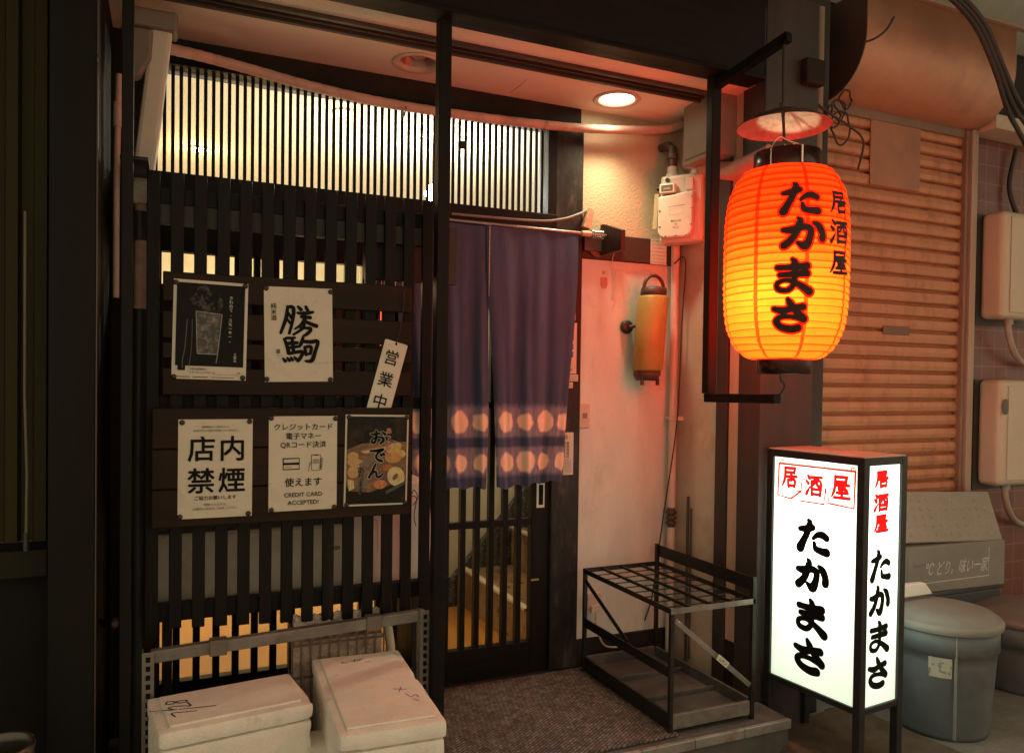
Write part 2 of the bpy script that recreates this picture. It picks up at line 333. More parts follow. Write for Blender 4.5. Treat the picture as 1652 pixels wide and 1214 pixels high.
BR = {
 'ta': [[(.08,.33,.8),(.30,.29,1.15),(.50,.22,1.0)], [(.36,.02,.7),(.40,.10,1.1),(.32,.42,1.1),(.20,.70,1.2),(.10,.93,1.5)],
        [(.52,.56,.6),(.64,.44,.9),(.80,.40,1.15),(.94,.47,1.1)], [(.56,.70,.7),(.60,.86,1.0),(.76,.91,1.1),(.95,.92,1.35)]],
 'ka': [[(.04,.36,.9),(.22,.36,1.25),(.48,.27,1.1),(.64,.34,1.15),(.63,.60,1.15),(.52,.86,1.4),(.36,.76,.7)],
        [(.36,.0,.6),(.40,.10,1.15),(.32,.45,1.1),(.20,.68,1.2),(.06,.84,1.3)], [(.72,.14,.7),(.84,.24,1.2),(.93,.46,1.2),(.93,.62,1.3)]],
 'ma': [[(.10,.24,1.0),(.40,.24,1.0),(.86,.20,1.25)], [(.16,.46,.9),(.45,.45,1.0),(.86,.42,1.25)],
        [(.48,.0,.7),(.54,.12,1.15),(.54,.45,1.0),(.52,.74,.9),(.36,.92,.9),(.12,.88,.9),(.10,.70,.8),(.34,.62,.75),(.64,.74,1.0),(.94,.96,1.4)]],
 'sa': [[(.04,.30,.9),(.30,.36,1.2),(.60,.27,1.0),(.84,.24,1.2)], [(.42,.0,.7),(.48,.12,1.1),(.62,.34,1.1),(.88,.62,1.35)],
        [(.80,.60,1.0),(.50,.55,.8),(.22,.56,.9),(.10,.70,1.1),(.24,.87,1.15),(.52,.94,1.25),(.74,.90,1.3)]],
 'sa2': [[(.06,.12,.8),(.28,.30,1.1),(.60,.38,1.2),(.80,.36,1.2),(.62,.16,1.1),(.40,.02,1.2)], [(.40,.03,1.0),(.46,.24,1.2),(.60,.42,1.2),(.44,.50,1.0)],
         [(.42,.46,1.1),(.70,.66,1.4),(.90,.86,1.6)], [(.40,.58,1.0),(.14,.50,1.0),(.04,.62,1.2),(.18,.82,1.2),(.52,.93,1.4)]],
 'i': SHI + [[(.30,.51),(.93,.47)], [(.60,.37),(.59,.66)], [(.40,.66),(.43,.96)], [(.40,.67),(.83,.63),(.79,.94)], [(.42,.92),(.80,.89)]],
 'sake': [[(.10,.08,.9),(.20,.20,1.3)], [(.02,.34,.9),(.13,.44,1.3)], [(.03,.95,1.2),(.12,.80,1),(.24,.60,.5)], [(.30,.15),(.97,.11)],
          [(.35,.33),(.37,.97)], [(.35,.345),(.91,.31),(.88,.97)], [(.37,.925),(.88,.905)], [(.38,.69),(.88,.675)], [(.54,.15),(.53,.40),(.44,.53,.6)], [(.71,.14),(.70,.48),(.83,.52)]],
 'ya': SHI + [[(.27,.46),(.94,.42)], [(.56,.47),(.38,.62),(.74,.59)], [(.67,.51),(.82,.66,1.3)], [(.32,.77),(.88,.74)], [(.58,.63),(.58,.95)], [(.18,.97),(.99,.94)]],
 'kachi': [[(.20,.02,.9),(.16,.40,1.2),(.08,.70,1.1),(.0,.97,.9)], [(.20,.04,1),(.36,.07,1.3),(.34,.50,1.1),(.24,.98,.9)], [(.21,.24,.8),(.30,.42,1)], [(.18,.46,.7),(.26,.60,1)],
           [(.50,.02,.9),(.58,.12,1.2)], [(.72,.02,1),(.78,.16,1.1)], [(.48,.24,.8),(.66,.26,1.2),(.92,.20,.9)], [(.58,.38,.9),(.84,.40,1.2)],
           [(.66,.24,1.2),(.68,.46,1.4),(.58,.66,1.0),(.40,.82,.6)], [(.70,.54,1),(.84,.62,1.2),(1.02,.70,1.3)], [(.66,.60,1.2),(.62,.80,1),(.36,1.02,.8)], [(.56,.78,.8),(.86,.80,1.1),(.74,1.0,1.1),(.64,1.06,.7)]],
 'koma': [[(.10,.02,1.0),(.34,.0,.8)], [(.04,.06,.9),(.12,.34,1.2),(.16,.62,1.3)], [(.26,.02,1.0),(.28,.28,1.2),(.30,.58,1.1)], [(.10,.24,1.2),(.40,.20,1.1)], [(.14,.42,.9),(.40,.36,1.0)],
          [(.18,.64,1.1),(.54,.56,1.2),(.50,.80,1.2),(.42,.92,1.3)], [(.0,.84,.7),(.06,.94,1.2)], [(.12,.82,.7),(.18,.92,1.1)], [(.22,.80,.7),(.27,.90,1.0)], [(.32,.78,.7),(.37,.86,1.0)],
          [(.58,-.04,.9),(.52,.22,1.2),(.46,.36,.9)], [(.54,.14,1.1),(.80,.16,1.3),(1.0,.14,1.2),(.92,.56,1.2),(.82,.92,1.4),(.64,.94,.7)], [(.62,.40,1),(.66,.68,1.1)], [(.62,.38,1),(.80,.36,1.1),(.78,.64,1)], [(.66,.66,.8),(.78,.64,.8)]],
 'o': [[(.04,.26,.7),(.30,.28,1.2),(.60,.20,.9)], [(.34,.02,.7),(.38,.12,1.1),(.36,.60,1.0),(.26,.88,1.1),(.08,.82,.9),(.16,.62,.7),(.48,.48,.8),(.78,.54,1.1),(.84,.74,1.3),(.66,.92,1.1)], [(.76,.12,.7),(.94,.28,1.3)]],
 'de': [[(.06,.20,.8),(.40,.20,1.2),(.90,.10,1.1),(.60,.32,.8),(.44,.58,1.0),(.54,.82,1.1),(.80,.94,1.3)], [(.72,.44,.9),(.78,.54,1.1)], [(.88,.38,.9),(.94,.48,1.1)]],
 'n': [[(.46,.0,.8),(.36,.26,1.1),(.22,.60,1.0),(.06,.96,1.2)], [(.10,.90,.6),(.34,.58,.8),(.50,.60,1.0),(.54,.88,1.0),(.72,.94,1.1),(.96,.70,.6)]],
}
def brush(b, key, x, y, w, h, sw, fr, off, m, res=5):
    """brush-written glyph in the box x..x+w, y (top)..y-h"""
    for k, st in enumerate(BR[key]):
        b.line([(x+p[0]*w, y-p[1]*h, *(p[2:] or (1.0,))) for p in st], sw, fr, off+k*.00012, m, res)
# ================================================================ ground, room, walls
asphalt = M('asphalt', (.20, .19, .17), .8, var=.3, vs=5, bump=.6, bs=180, col2=(.26, .25, .22), c2=(.5, .75), c2s=30, bd=.004)
concrete = M('step_concrete', (.085, .08, .072), .8, var=.25, vs=6, bump=.4, bs=90, col2=(.04, .036, .03), c2=(.5, .7), c2s=5)
g = MB(); g.add([(-9, -9, -.15), (9.5, -9, -.15), (9.5, 4, -.15), (-9, 4, -.15)], [(0, 1, 2, 3)], asphalt); struct(g.build('street'))
g = MB()
g.prism([(-.19, 0.06), (-.19, -.40), (.80, -.40), (.80, -.765), (2.15, -.765), (2.15, .06)][::-1], (0, 0, -.152), (1, 0, 0), (0, 1, 0), (0, 0, .152), concrete)
step = struct(g.build('entrance_step', bevel=.006)); 
g = MB()
for k in range(6):
    x = .82+k*.221; g.box(x, x+.218, -.785, -.767, -.03, .004, galv)
g.build('edge_strip', step, .002)
g = MB(); g.add([(-8.9, -8.9, -.145), (9.4, -8.9, -.145), (9.4, -1.6, -.145), (-8.9, -1.6, -.145)], [(0, 1, 2, 3)], M('bounce_pale', (.55, .50, .42), .8, var=.15, vs=3, bump=.2)); struct(g.build('bounce_plane'))  # unseen pale plane, added to bounce light up to the porch ceiling
# carpet mat with a nubbly weave
cm = M('mat_pile', (.16, .14, .14), .95, var=.35, vs=90, bump=1.0, bs=260, col2=(.34, .31, .29), c2=(.42, .6), c2s=40, bd=.012)
t = cm.node_tree; bs_ = t.nodes['Principled BSDF']
br_ = nd(t, 'ShaderNodeTexBrick'); br_.offset = .5; br_.inputs['Scale'].default_value = 1; br_.inputs['Brick Width'].default_value = .026; br_.inputs['Row Height'].default_value = .012; br_.inputs['Mortar Size'].default_value = .0028; br_.inputs['Mortar Smooth'].default_value = .8
br_.inputs['Color1'].default_value = (1, .95, .9, 1); br_.inputs['Color2'].default_value = (.55, .5, .5, 1); br_.inputs['Mortar'].default_value = (.16, .14, .14, 1)
wv = nd(t, 'ShaderNodeTexWave'); wv.inputs['Scale'].default_value = 22; wv.inputs['Distortion'].default_value = 6; wv.inputs['Detail'].default_value = 3; wv.inputs['Detail Scale'].default_value = 6
mpx = nd(t, 'ShaderNodeMapping'); mpx.inputs['Rotation'].default_value = (0, 0, radians(-33)); tcx = nd(t, 'ShaderNodeTexCoord')
t.links.new(tcx.outputs['Object'], mpx.inputs[0]); t.links.new(mpx.outputs[0], wv.inputs['Vector'])
old = bs_.inputs['Base Color'].links[0].from_socket
wm = nd(t, 'ShaderNodeMix', data_type='RGBA', blend_type='MULTIPLY'); wm.inputs[0].default_value = .95
t.links.new(old, wm.inputs[6]); t.links.new(br_.outputs['Color'], wm.inputs[7]); t.links.new(mpx.outputs[0], br_.inputs['Vector']); t.links.new(wm.outputs[2], bs_.inputs['Base Color'])
g = MB(); g.box(.815, 1.668, -.738, -.035, .0, .012, cm)
tag(g.build('door_mat', None, .006), 'brown ribbed carpet mat on the entrance step in front of the sliding door', 'door mat')

# room behind the glass
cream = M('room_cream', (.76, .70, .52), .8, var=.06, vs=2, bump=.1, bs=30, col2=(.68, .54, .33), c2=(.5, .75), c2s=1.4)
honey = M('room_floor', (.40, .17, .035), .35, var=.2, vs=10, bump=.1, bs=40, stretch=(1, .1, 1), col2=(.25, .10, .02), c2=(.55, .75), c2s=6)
roomw = M('room_white', (.72, .70, .64), .8, var=.05, bump=.1)
g = MB(); g.box(-.5, 3.2, .10, 3.3, -.02, .03, honey); struct(g.build('room_floor'))
g = MB(); g.box(-.5, 3.2, .10, 3.3, 2.62, 2.70, cream); struct(g.build('room_ceiling'))
g = MB(); g.box(-.5, 3.2, 3.3, 3.4, -.02, 2.70, cream); struct(g.build('room_wall'))
g = MB(); g.box(-.6, -.5, .10, 3.4, -.15, 2.70, cream); struct(g.build('room_wall'))
g = MB(); g.box(3.2, 3.3, .10, 3.4, -.15, 2.70, cream); struct(g.build('room_wall'))
g = MB(); g.box(1.0, 3.2, 1.02, 1.10, .03, 2.12, cream); struct(g.build('room_partition'))
# indoor stair
tread = M('stair_tile', (.20, .115, .06), .35, var=.3, vs=10, bump=.12, bs=30, col2=(.33, .2, .1), c2=(.45, .7), c2s=9)
speck = M('speckled_stone', (.05, .05, .055), .25, var=.3, vs=60, bump=.05, col2=(.35, .34, .33), c2=(.60, .68), c2s=60)
st = thing('stairs', 'brown tiled indoor steps with pale nosings seen through the door glass', 'stairs', (1.8, .5, .03))
for k in range(5):
    g = MB(); x = 1.467+k*.285; g.box(x, 2.95, .13, .955, .031+k*.205, .03+(k+1)*.205-.004, tread); o = g.build('stair_step', st)
    n = MB(); n.box(x-.012, x+.02, .13, .955, .03+(k+1)*.205-.004, .03+(k+1)*.205+.008, M('nosing', (.55, .47, .34), .4)); n.build('nosing', o)
a, b = P(742, 915, Y=.985), P(850, 780, Y=.985); sl = (b.z-a.z)/(b.x-a.x)
g = MB(); g.prism([(1.36, .03), (2.95, .03), (2.95, a.z+sl*(2.95-a.x)), (1.36, a.z+sl*(1.36-a.x))], (0, .96, 0), (1, 0, 0), (0, 0, 1), (0, .05, 0), speck)
g.build('stringer', st)
wp = box1('wooden_post', (1.12, 1.24, .90, 1.0, .03, 2.1), M('warm_wood', (.36, .17, .05), .45, var=.3, vs=20, stretch=V_))
tag(wp, 'warm brown wooden post inside the shop, beside the indoor steps', 'post')

# lamps in the room
def downlight(x, y, z, label, lit, group, r=.055):
    t = thing('ceiling_lamp', label, 'lamp', (x, y, z), group)  # recessed lamp
    g = MB(); g.lathe([(r-.006, .012), (r-.002, -.002), (r+.002, -.004), (r+.016, -.006), (r+.022, -.003), (r+.022, .0)], (x, y, z), M('lamp_ring', (.62, .5, .42), .4)); g.build('trim_ring', t)
    g = MB(); g.lathe([(r, 0), (r*.92, .03), (r*.75, .055)], (x, y, z-.002), M('lamp_reflector', (.45, .32, .28), .35, .5, var=.3, vs=30)); g.build('reflector', t)
    g = MB()
    if lit: g.lathe([(0, 0), (r*.97, .0)], (x, y, z+lit[1]), Memit('lamp_face_%d' % lit[0], lit[2], lit[0]))
    else:
        g.lathe([(0, .012), (r*.3, .016), (r*.55, .03), (r*.75, .055)], (x, y, z), M('bulb_off', (.42, .26, .24), .25, .2, var=.4, vs=40))
    g.build('bulb', t)
    return t
for k, (x, y, lb) in enumerate([(.804, .993, 'small bright ceiling spot of the room, seen through the middle of the transom'), (.152, 2.009, 'small bright ceiling spot deep in the room, low in the transom near the drain pipe')]):
    t = downlight(x, y, 2.617, lb, (60, -.004, (1, .78, .42)), 'room ceiling spots', .042)
    lamp('room_spot', 'POINT', (x, y, 2.5), 5, (1, .68, .32), t, shadow_soft_size=.05)
# white lamp hung in the room
t = thing('pendant_lamp', 'glaring white pendant lamp inside the room, half hidden behind the porch post', 'lamp', P(698, 313, Y=1.3))
b = P(698, 313, Y=1.3)
g = MB(); g.lathe([(0, -.05), (.03, -.04), (.05, 0), (.03, .04), (.012, .055)], b, Memit('white_bulb', (.93, 1, 1), 70)); g.build('bulb', t)
g = MB(); g.tube([b+Vector((0, 0, .053)), (b.x, b.y, 2.62)], .006, wire); g.build('flex', t)
lamp('white_lamp_light', 'POINT', b+Vector((0, -.09, .02)), 58, (.90, 1, .96), t, shadow_soft_size=.05)
lamp('room_fill', 'POINT', (.5, 2.4, 1.75), 6, (1, .68, .32), t, shadow_soft_size=.12)
lamp('room_fill', 'POINT', (.62, .50, 1.78), 9.5, (1, .68, .36), t, shadow_soft_size=.2)  # unseen fill, added to light the porch ceiling through the transom

# shop front walls
def wall(name, dims, m, bevel=0.0):
    return struct(box1(name, dims, m, None, bevel))
wall('plaster_wall', (1.637, 2.15, .0, .09, 1.915, 2.45), plaster)
wall('lower_wall', (1.637, 2.15, -.006, .09, .125, 1.80), panelpaint)
wall('wall_base', (1.637, 2.15, -.018, .09, .0, .122), grime)
wall('wall_rail', (1.637, 2.148, -.022, .09, 1.803, 1.912), M('rail_wood', (.045, .024, .017), .55, var=.35, vs=20, stretch=H_))
wall('head_wall', (-.30, 1.637, .0, .09, 2.352, 2.45), grime)
wall('return_wall', (-.30, -.062, .0, .09, -.15, 2.352), grime)
wall('upper_wall', (-8, 2.2, -.60, -.4, 2.86, 4.6), M('upper_render', (.2, .18, .15), .9, bump=.4))
wall('upper_wall', (2.21, 9, -.25, -.1, 3.05, 4.6), M('upper_render', (.2, .18, .15), .9, bump=.4))
wall('side_wall', (2.15, 2.30, -.40, .09, -.15, 2.9), sidepaint)
wall('roof_void', (-.35, 2.15, -.5, 3.4, 2.72, 2.85), grime)
# ceiling of the porch with its rusty sliding track
ce = MB(); ce.box(-.30, 2.15, -.318, .0, 2.45, 2.50, soffit); ce.box(-.30, 2.15, -.54, -.405, 2.45, 2.50, soffit); ce.box(-.30, 2.15, -.405, -.318, 2.475, 2.51, grime)
cl = struct(ce.build('porch_ceiling'))
def hole(o, x, y, r):      # recess for a lamp, cut through the board
    k = MB(); k.lathe([(0, -.1), (r, -.1), (r, .1), (0, .1)], (x, y, 2.47), soffit, 40); c = k.build('cut')
    c.location = (0, 0, 0); c.data.transform(Matrix.Translation(ORG['cut']))
    o.data.transform(Matrix.Translation(o.location)); o.location = (0, 0, 0)
    m = o.modifiers.new('cut', 'BOOLEAN'); m.object = c; m.operation = 'DIFFERENCE'; m.solver = 'EXACT'
    bpy.context.view_layer.update()
    me = bpy.data.meshes.new_from_object(o.evaluated_get(bpy.context.evaluated_depsgraph_get()))
    o.modifiers.clear(); o.data = me; bpy.data.objects.remove(c); ORG[o.name] = Vector()
for q in ((674, 102), (995, 161)): a = P(*q, Z=2.449); hole(cl, a.x, a.y, .082)
tr = MB(); trm = M('track_rust', (.06, .045, .038), .55, .3, var=.5, vs=18, bump=.6, bs=40, stretch=H_, col2=(.26, .17, .12), c2=(.55, .72), c2s=30)
tr.box(-.30, 2.15, -.412, -.392, 2.436, 2.476, trm); tr.box(-.30, 2.15, -.352, -.345, 2.443, 2.476, trm); tr.box(-.30, 2.15, -.330, -.312, 2.436, 2.476, trm)
tr.build('sliding_track', cl, .002)
cr_ = MB(); f_ = plane_frame((0, 0, 2.4490), (1, 0, 0), (0, -1, 0))
for q in ((822, 150, 850, 128), (640, 128, 660, 131)):
    a, b = P(q[0], q[1], Z=2.449), P(q[2], q[3], Z=2.449)
    cr_.line([(a.x, -a.y, .6), ((a.x+b.x)/2+.004, -(a.y+b.y)/2, 1), (b.x, -b.y, .5)], .003, f_, 0, M('crack', (.1, .06, .04), .9))
cr_.build('crack', cl)
tag(downlight(*P(674, 102, Z=2.449)[:2], 2.449, 'round recessed porch light that is switched off, in the porch ceiling', None, 'porch ceiling lights', .074), 'round recessed porch light that is switched off, in the porch ceiling', 'lamp', 'porch ceiling lights')
dl = P(995, 161, Z=2.449)
t = downlight(dl.x, dl.y, 2.449, 'lit round recessed porch light glowing white in the porch ceiling', (9, .012, (1, .90, .62)), 'porch ceiling lights', .078)
lamp('porch_light', 'SPOT', dl+Vector((0, 0, -.008)), 22, (1, .80, .48), t, shadow_soft_size=.06, spot_size=radians(112), spot_blend=1.0)
# front beam and posts
fb = thing('front_beam', 'black timber beam across the top of the porch', 'beam', (1, -.58, 2.445))
box1('beam', (-.42, 2.10, -.625, -.545, 2.452, 2.86), M('beam_black', (.010, .007, .006), .55, spec=.2, var=.4, vs=16, stretch=H_, bump=.3), fb, .004)
box1('moulding', (-.42, 2.098, -.640, -.536, 2.434, 2.4515), blackwood_h, fb, .004)
p = P(713, 300, Y=-.56); po = MB(); po.box(p.x-.021, p.x+.021, -.585, -.542, -.15, 2.434, blackwood)
tag(po.build('porch_post', None, .003), 'slim black post standing in the middle of the porch front', 'post', 'porch posts')
po = MB(); po.box(-.128, -.098, -.58, -.55, -.15, 2.434, blackwood); po.box(-.134, -.06, -.545, -.33, 1.872, 1.884, blacksteel)
tag(po.build('porch_post', None, .003), 'slim black post beside the leaning drain pipe', 'post', 'porch posts')
# deep side column of the neighbouring house
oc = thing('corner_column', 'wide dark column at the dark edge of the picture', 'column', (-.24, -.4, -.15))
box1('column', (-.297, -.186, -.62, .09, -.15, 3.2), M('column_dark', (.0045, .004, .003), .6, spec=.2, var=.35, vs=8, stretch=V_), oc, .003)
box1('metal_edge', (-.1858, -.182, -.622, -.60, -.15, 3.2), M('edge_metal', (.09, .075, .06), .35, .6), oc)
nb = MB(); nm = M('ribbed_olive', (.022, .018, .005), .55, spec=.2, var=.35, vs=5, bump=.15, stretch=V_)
pts = []; x = -1.6
while x < -.32:
    pts += [(x, 0), (x+.028, 0), (x+.034, -.02), (x+.062, -.02)]; x += .068
pts = pts + [(x, 0), (x, .05), (-1.6, .05)]
nb.prism(pts[::-1], (0, -.50, .80), (1, 0, 0), (0, 1, 0), (0, 0, 2.4), nm)
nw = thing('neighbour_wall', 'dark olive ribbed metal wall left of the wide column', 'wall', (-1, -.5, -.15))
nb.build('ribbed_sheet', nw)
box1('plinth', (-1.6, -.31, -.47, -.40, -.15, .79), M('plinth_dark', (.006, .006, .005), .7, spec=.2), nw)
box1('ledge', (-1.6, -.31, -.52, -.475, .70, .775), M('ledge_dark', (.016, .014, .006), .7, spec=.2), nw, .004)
g = MB(); a = P(40, 640, Y=-.55); b = P(42, 888, Y=-.55); g.tube([a+Vector((0, 0, .5)), a, (a+b)/2+Vector((.004, 0, 0)), b], .004, M('hang_wire', (.12, .10, .06), .5)); g.tube([b, b+Vector((0, 0, .05))], .007, wire)
tag(g.build('hanging_wire'), 'thin wire hanging down the olive ribbed wall', 'wire')
g = MB(); a = P(182, 1005, Y=-.5); g.lathe([(.0, -.03), (.012, -.03), (.012, 0), (.02, .0), (.02, .008)], a, darksteel, 12, (1, -.5, .1)); g.tube([a+Vector((-.02, .02, 0)), a+Vector((-.07, .09, 0))], .009, darksteel)
g.tube([a+Vector((-.07, .09, 0)), (-.1862, a.y+.1, a.z)], .009, darksteel)
tag(g.build('door_bolt'), 'small dark metal bolt fixed on the inner side of the wide column', 'bolt')

# ================================================================ door front
glass = Mglass('window_glass', (.97, .96, .92))
hazy = Mglass('hazy_glass', (.95, .93, .88), .1, .20)
# transom
t = thing('transom_window', 'long slatted transom window glowing above the door', 'window', (.7, .0, 1.97))
fr = MB(); fr.box(-.062, 1.50, -.05, .05, 2.342, 2.3515, blackwood_h); fr.box(1.459, 1.50, -.045, .05, 1.968, 2.3415, blackwood); fr.build('frame', t, .002)
sl_ = MB()
x0 = -.056; n = 57; pitch = (1.459-x0)/n
for k in range(n):
    x = x0+k*pitch; sl_.box(x, x+pitch*.44, -.026, -.018, 1.968, 2.3415, blackwood)
sl_.build('slats', t)
gl = MB(); gl.add([(-.062, .02, 1.968), (1.459, .02, 1.968), (1.459, .02, 2.342), (-.062, .02, 2.342)], [(0, 1, 2, 3)], hazy); gl.build('pane', t)
b = P(746, 234, Y=-.036); box1('cover_plate', (b.x-.008, b.x+.008, -.04, -.0345, b.z-.016, b.z+.016), brownwood, t, .001)
lt = thing('lintel', 'heavy black lintel between the transom slats and the door', 'lintel', (.7, 0, 1.88))
box1('beam', (-.062, 1.50, -.055, .06, 1.885, 1.9675), blackwood_h, lt, .003)
box1('rail', (-.062, 1.50, -.058, .05, 1.845, 1.8845), M('lintel_rail', (.03, .027, .025), .4, var=.3, vs=20, stretch=H_), lt, .002)
# entrance door
d = thing('sliding_door', 'black sliding door with vertical glazing bars behind the indigo curtain', 'door', (1.22, 0, 0))
box1('stile', (1.414, 1.496, -.018, .022, .012, 1.845), blackwood, d, .002); box1('stile', (.955, 1.045, -.018, .022, .012, 1.845), blackwood, d, .002)
box1('rail', (1.045, 1.414, -.017, .021, .012, .148), blackwood_h, d, .002); box1('rail', (1.045, 1.414, -.017, .021, 1.80, 1.845), blackwood_h, d, .002)
for z in (.648, 1.145): box1('crossbar', (1.045, 1.414, -.0145, .012, z, z+.028), blackwood_h, d, .001)
fr = MB()
for k in range(5):
    x = 1.0935+k*.0632; fr.box(x, x+.0235, -.016, .014, .148, 1.80, blackwood)
fr.build('glazing_bars', d, .0015)
gl = MB(); gl.add([(1.045, .016, .148), (1.414, .016, .148), (1.414, .016, 1.80), (1.045, .016, 1.80)], [(0, 1, 2, 3)], glass); gl.build('pane', d)
a = P(866, 777, Y=-.02); b = P(877, 818, Y=-.02)
h = MB(); h.box(a.x, b.x+.003, -.022, -.017, b.z, a.z, M('pull_plate', (.72, .66, .55), .35, .1)); hp = h.build('handle', d, .001)
box1('recess', (a.x+.009, b.x-.004, -.0235, -.0215, b.z+.012, a.z-.012), ink, hp)
a = P(857, 935, Y=-.02); h = MB(); h.box(a.x, a.x+.035, -.024, -.017, a.z-.004, a.z+.004, M('brass', (.42, .3, .14), .35, .8)); h.build('latch', d, .001)
# fixed window behind the screen
d2 = thing('barred_window', 'black barred window glowing orange behind the slatted screen', 'window', (.45, 0, .02))
fr = MB(); fr.box(-.062, .952, -.012, .03, .012, .172, blackwood_h); fr.box(-.062, .952, -.012, .03, 1.70, 1.845, blackwood_h); fr.box(-.062, -.030, -.011, .029, .172, 1.70, blackwood); fr.box(.90, .952, -.011, .029, .172, 1.70, blackwood); fr.build('frame', d2, .002)
fr = MB(); fr.box(-.03, .90, -.010, .02, .80, 1.585, M('shelf_dark', (.022, .017, .014), .6)); fr.box(-.03, .90, -.0105, .02, .56, .60, blackwood_h); fr.build('panel', d2)
fr = MB()
for k in range(14):
    x = .012+k*.0665; fr.box(x, x+.024, -.016, .014, .172, 1.70, blackwood)
fr.build('glazing_bars', d2, .0015)
gl = MB(); gl.add([(-.03, .024, .172), (.90, .024, .172), (.90, .024, 1.70), (-.03, .024, 1.70)], [(0, 1, 2, 3)], glass); gl.build('pane', d2)
# sill and door pillar
wall('door_sill', (-.062, 1.50, -.032, .09, -.001, .012), M('sill_metal', (.05, .045, .04), .4, .4))
pl = thing('door_pillar', 'broad black timber pillar beside the sliding door', 'pillar', (1.57, 0, 0))
box1('pillar', (1.5005, 1.636, -.03, .08, .012, 2.3515), M('pillar_black', (.016, .014, .013), .5, spec=.3, var=.5, vs=14, bump=.5, bs=60, stretch=(1, 1, .3), col2=(.06, .052, .046), c2=(.5, .7), c2s=20), pl, .003)
box1('jamb_strip', (1.5005, 1.512, -.034, -.0305, .012, 1.845), blacksteel, pl)
# indoor/outdoor cards on the pillar
def card(name, x0, x1, z0, z1, label, y=-.0335, m=None, cat='sticker', group='stickers on the door pillar'):
    t = thing(name, label, cat, ((x0+x1)/2, y, z0), group)
    box1('card', (x0, x1, y, y+.003, z0, z1), m or paper, t); return t, plane_frame(((x0+x1)/2, y-.0004, (z0+z1)/2), (1, 0, 0), (0, 0, 1))
t, f = card('payment_sticker', 1.500+.012, 1.605, 1.525, 1.603, 'small white card-payment sticker with a red dot and blue letters')
b = MB(); b.face([(.026+.014*cos(k*pi/12), .022+.014*sin(k*pi/12)) for k in range(24)], f, .0002, M('dot_red', (.6, .04, .02))); b.face([(.008+.014*cos(k*pi/12), .022+.014*sin(k*pi/12)) for k in range(24)], f, .0003, M('dot_orange', (.7, .3, .03)))
text(b, 'VISA', .004, -.028, .032, f, .0002, M('ink_blue', (.03, .05, .22)), .02, width=.07); b.build('print', t)
t, f = card('payment_sticker', 1.512, 1.613, 1.295, 1.515, 'tall white card-payment sticker with green and blue logo blocks')
b = MB()
for dx, c in ((-.022, (.05, .09, .4)), (.0, (.5, .04, .05)), (.024, (.05, .28, .10))):
    b.rect(dx-.009, .035, dx+.011, .085, f, .0002, M('logo_%d' % int(dx*1000), c))
text(b, 'J', -.021, .052, .028, f, .0004, paper, .02); text(b, 'C', .001, .052, .028, f, .0004, paper, .02); text(b, 'B', .025, .052, .028, f, .0004, paper, .02)
b.rect(-.03, -.04, .034, .018, f, .0002, M('logo_blue', (.05, .18, .5))); b.rect(-.03, -.014, .034, -.006, f, .0004, paper)
b.line([(.0, -.062), (.01, -.052), (.02, -.062), (.01, -.075), (.0, -.062)], .005, f, .0002, ink); text(b, 'QUICPay', .0, -.095, .017, f, .0002, inkgrey, .01)
b.build('print', t)
t, f = card('notice_sticker', 1.530, 1.622, 1.262, 1.292, 'narrow pale strip sticker under the tall payment sticker')
b = MB(); text(b, 'キャッシュレス', .0, .001, .011, f, .0002, inkgrey); text(b, 'ご利用いただけます', .0, -.011, .009, f, .0002, inkgrey); b.build('print', t)
t, f = card('notice_sticker', 1.53, 1.597, 1.232, 1.258, 'smallest sticker of the pillar, below the pale strip')
b = MB(); text(b, 'PayPay', .01, -.004, .014, f, .0002, M('pink_ink', (.5, .1, .1))); b.build('print', t)
t, f = card('paper_notice', 1.530, 1.604, .857, 1.041, 'pale printed notice low on the door pillar under the stickers', group=None, cat='notice')
b = MB(); b.face([(.0+.011*cos(k*pi/3), .072+.011*sin(k*pi/3)) for k in range(6)], f, .0002, M('gold', (.4, .3, .12)))
vtext(b, '喫煙目的店', -.009, .052, .014, f, .0002, inkgrey, .02); vtext(b, '健康増進店', .009, .052, .014, f, .0002, inkgrey, .02)
for k in range(5): vtext(b, '二十歳未満の方は', -.022+k*.011, -.02, .008, f, .0002, inkgrey)
b.build('print', t)
for k in range(9): pass
g = MB(); f = plane_frame((1.604, -.0315, 1.74), (1, 0, 0), (0, 0, 1)); vtext(g, '営業許可証', 0, .06, .026, f, .0002, M('faint_print', (.07, .055, .045), .6), .02)
g.build('print', pl)

# indigo curtain
cloth = M('indigo_cloth', (.040, .060, .125), .9, var=.25, vs=20, bump=.35, bs=220, stretch=(1, 1, .15), col2=(.066, .088, .165), c2=(.45, .75), c2s=7)
tq = cloth.node_tree; L = tq.links; B = tq.nodes['Principled BSDF']; src = B.inputs['Base Color'].links[0].from_socket
uvn = nd(tq, 'ShaderNodeUVMap'); uvn.uv_map = 'UVMap'
def math_(op, a, b=None, clamp=False):
    m = nd(tq, 'ShaderNodeMath', operation=op); m.use_clamp = clamp
    for i, v in enumerate((a, b)):
        if v is None: continue
        if hasattr(v, 'is_output'): L.new(v, m.inputs[i])
        else: m.inputs[i].default_value = v
    return m.outputs[0]
wob = nd(tq, 'ShaderNodeTexNoise'); wob.inputs['Scale'].default_value = 32; wob.inputs['Detail'].default_value = 4; L.new(uvn.outputs[0], wob.inputs['Vector'])
sx_ = nd(tq, 'ShaderNodeSeparateXYZ'); L.new(uvn.outputs[0], sx_.inputs[0])
u_, v_ = sx_.outputs[0], sx_.outputs[1]
um = math_('SUBTRACT', math_('MULTIPLY', math_('FRACT', math_('DIVIDE', u_, .104)), .104), .052)
row = math_('MINIMUM', math_('ABSOLUTE', math_('SUBTRACT', v_, 1.092)), math_('ABSOLUTE', math_('SUBTRACT', v_, .928)))
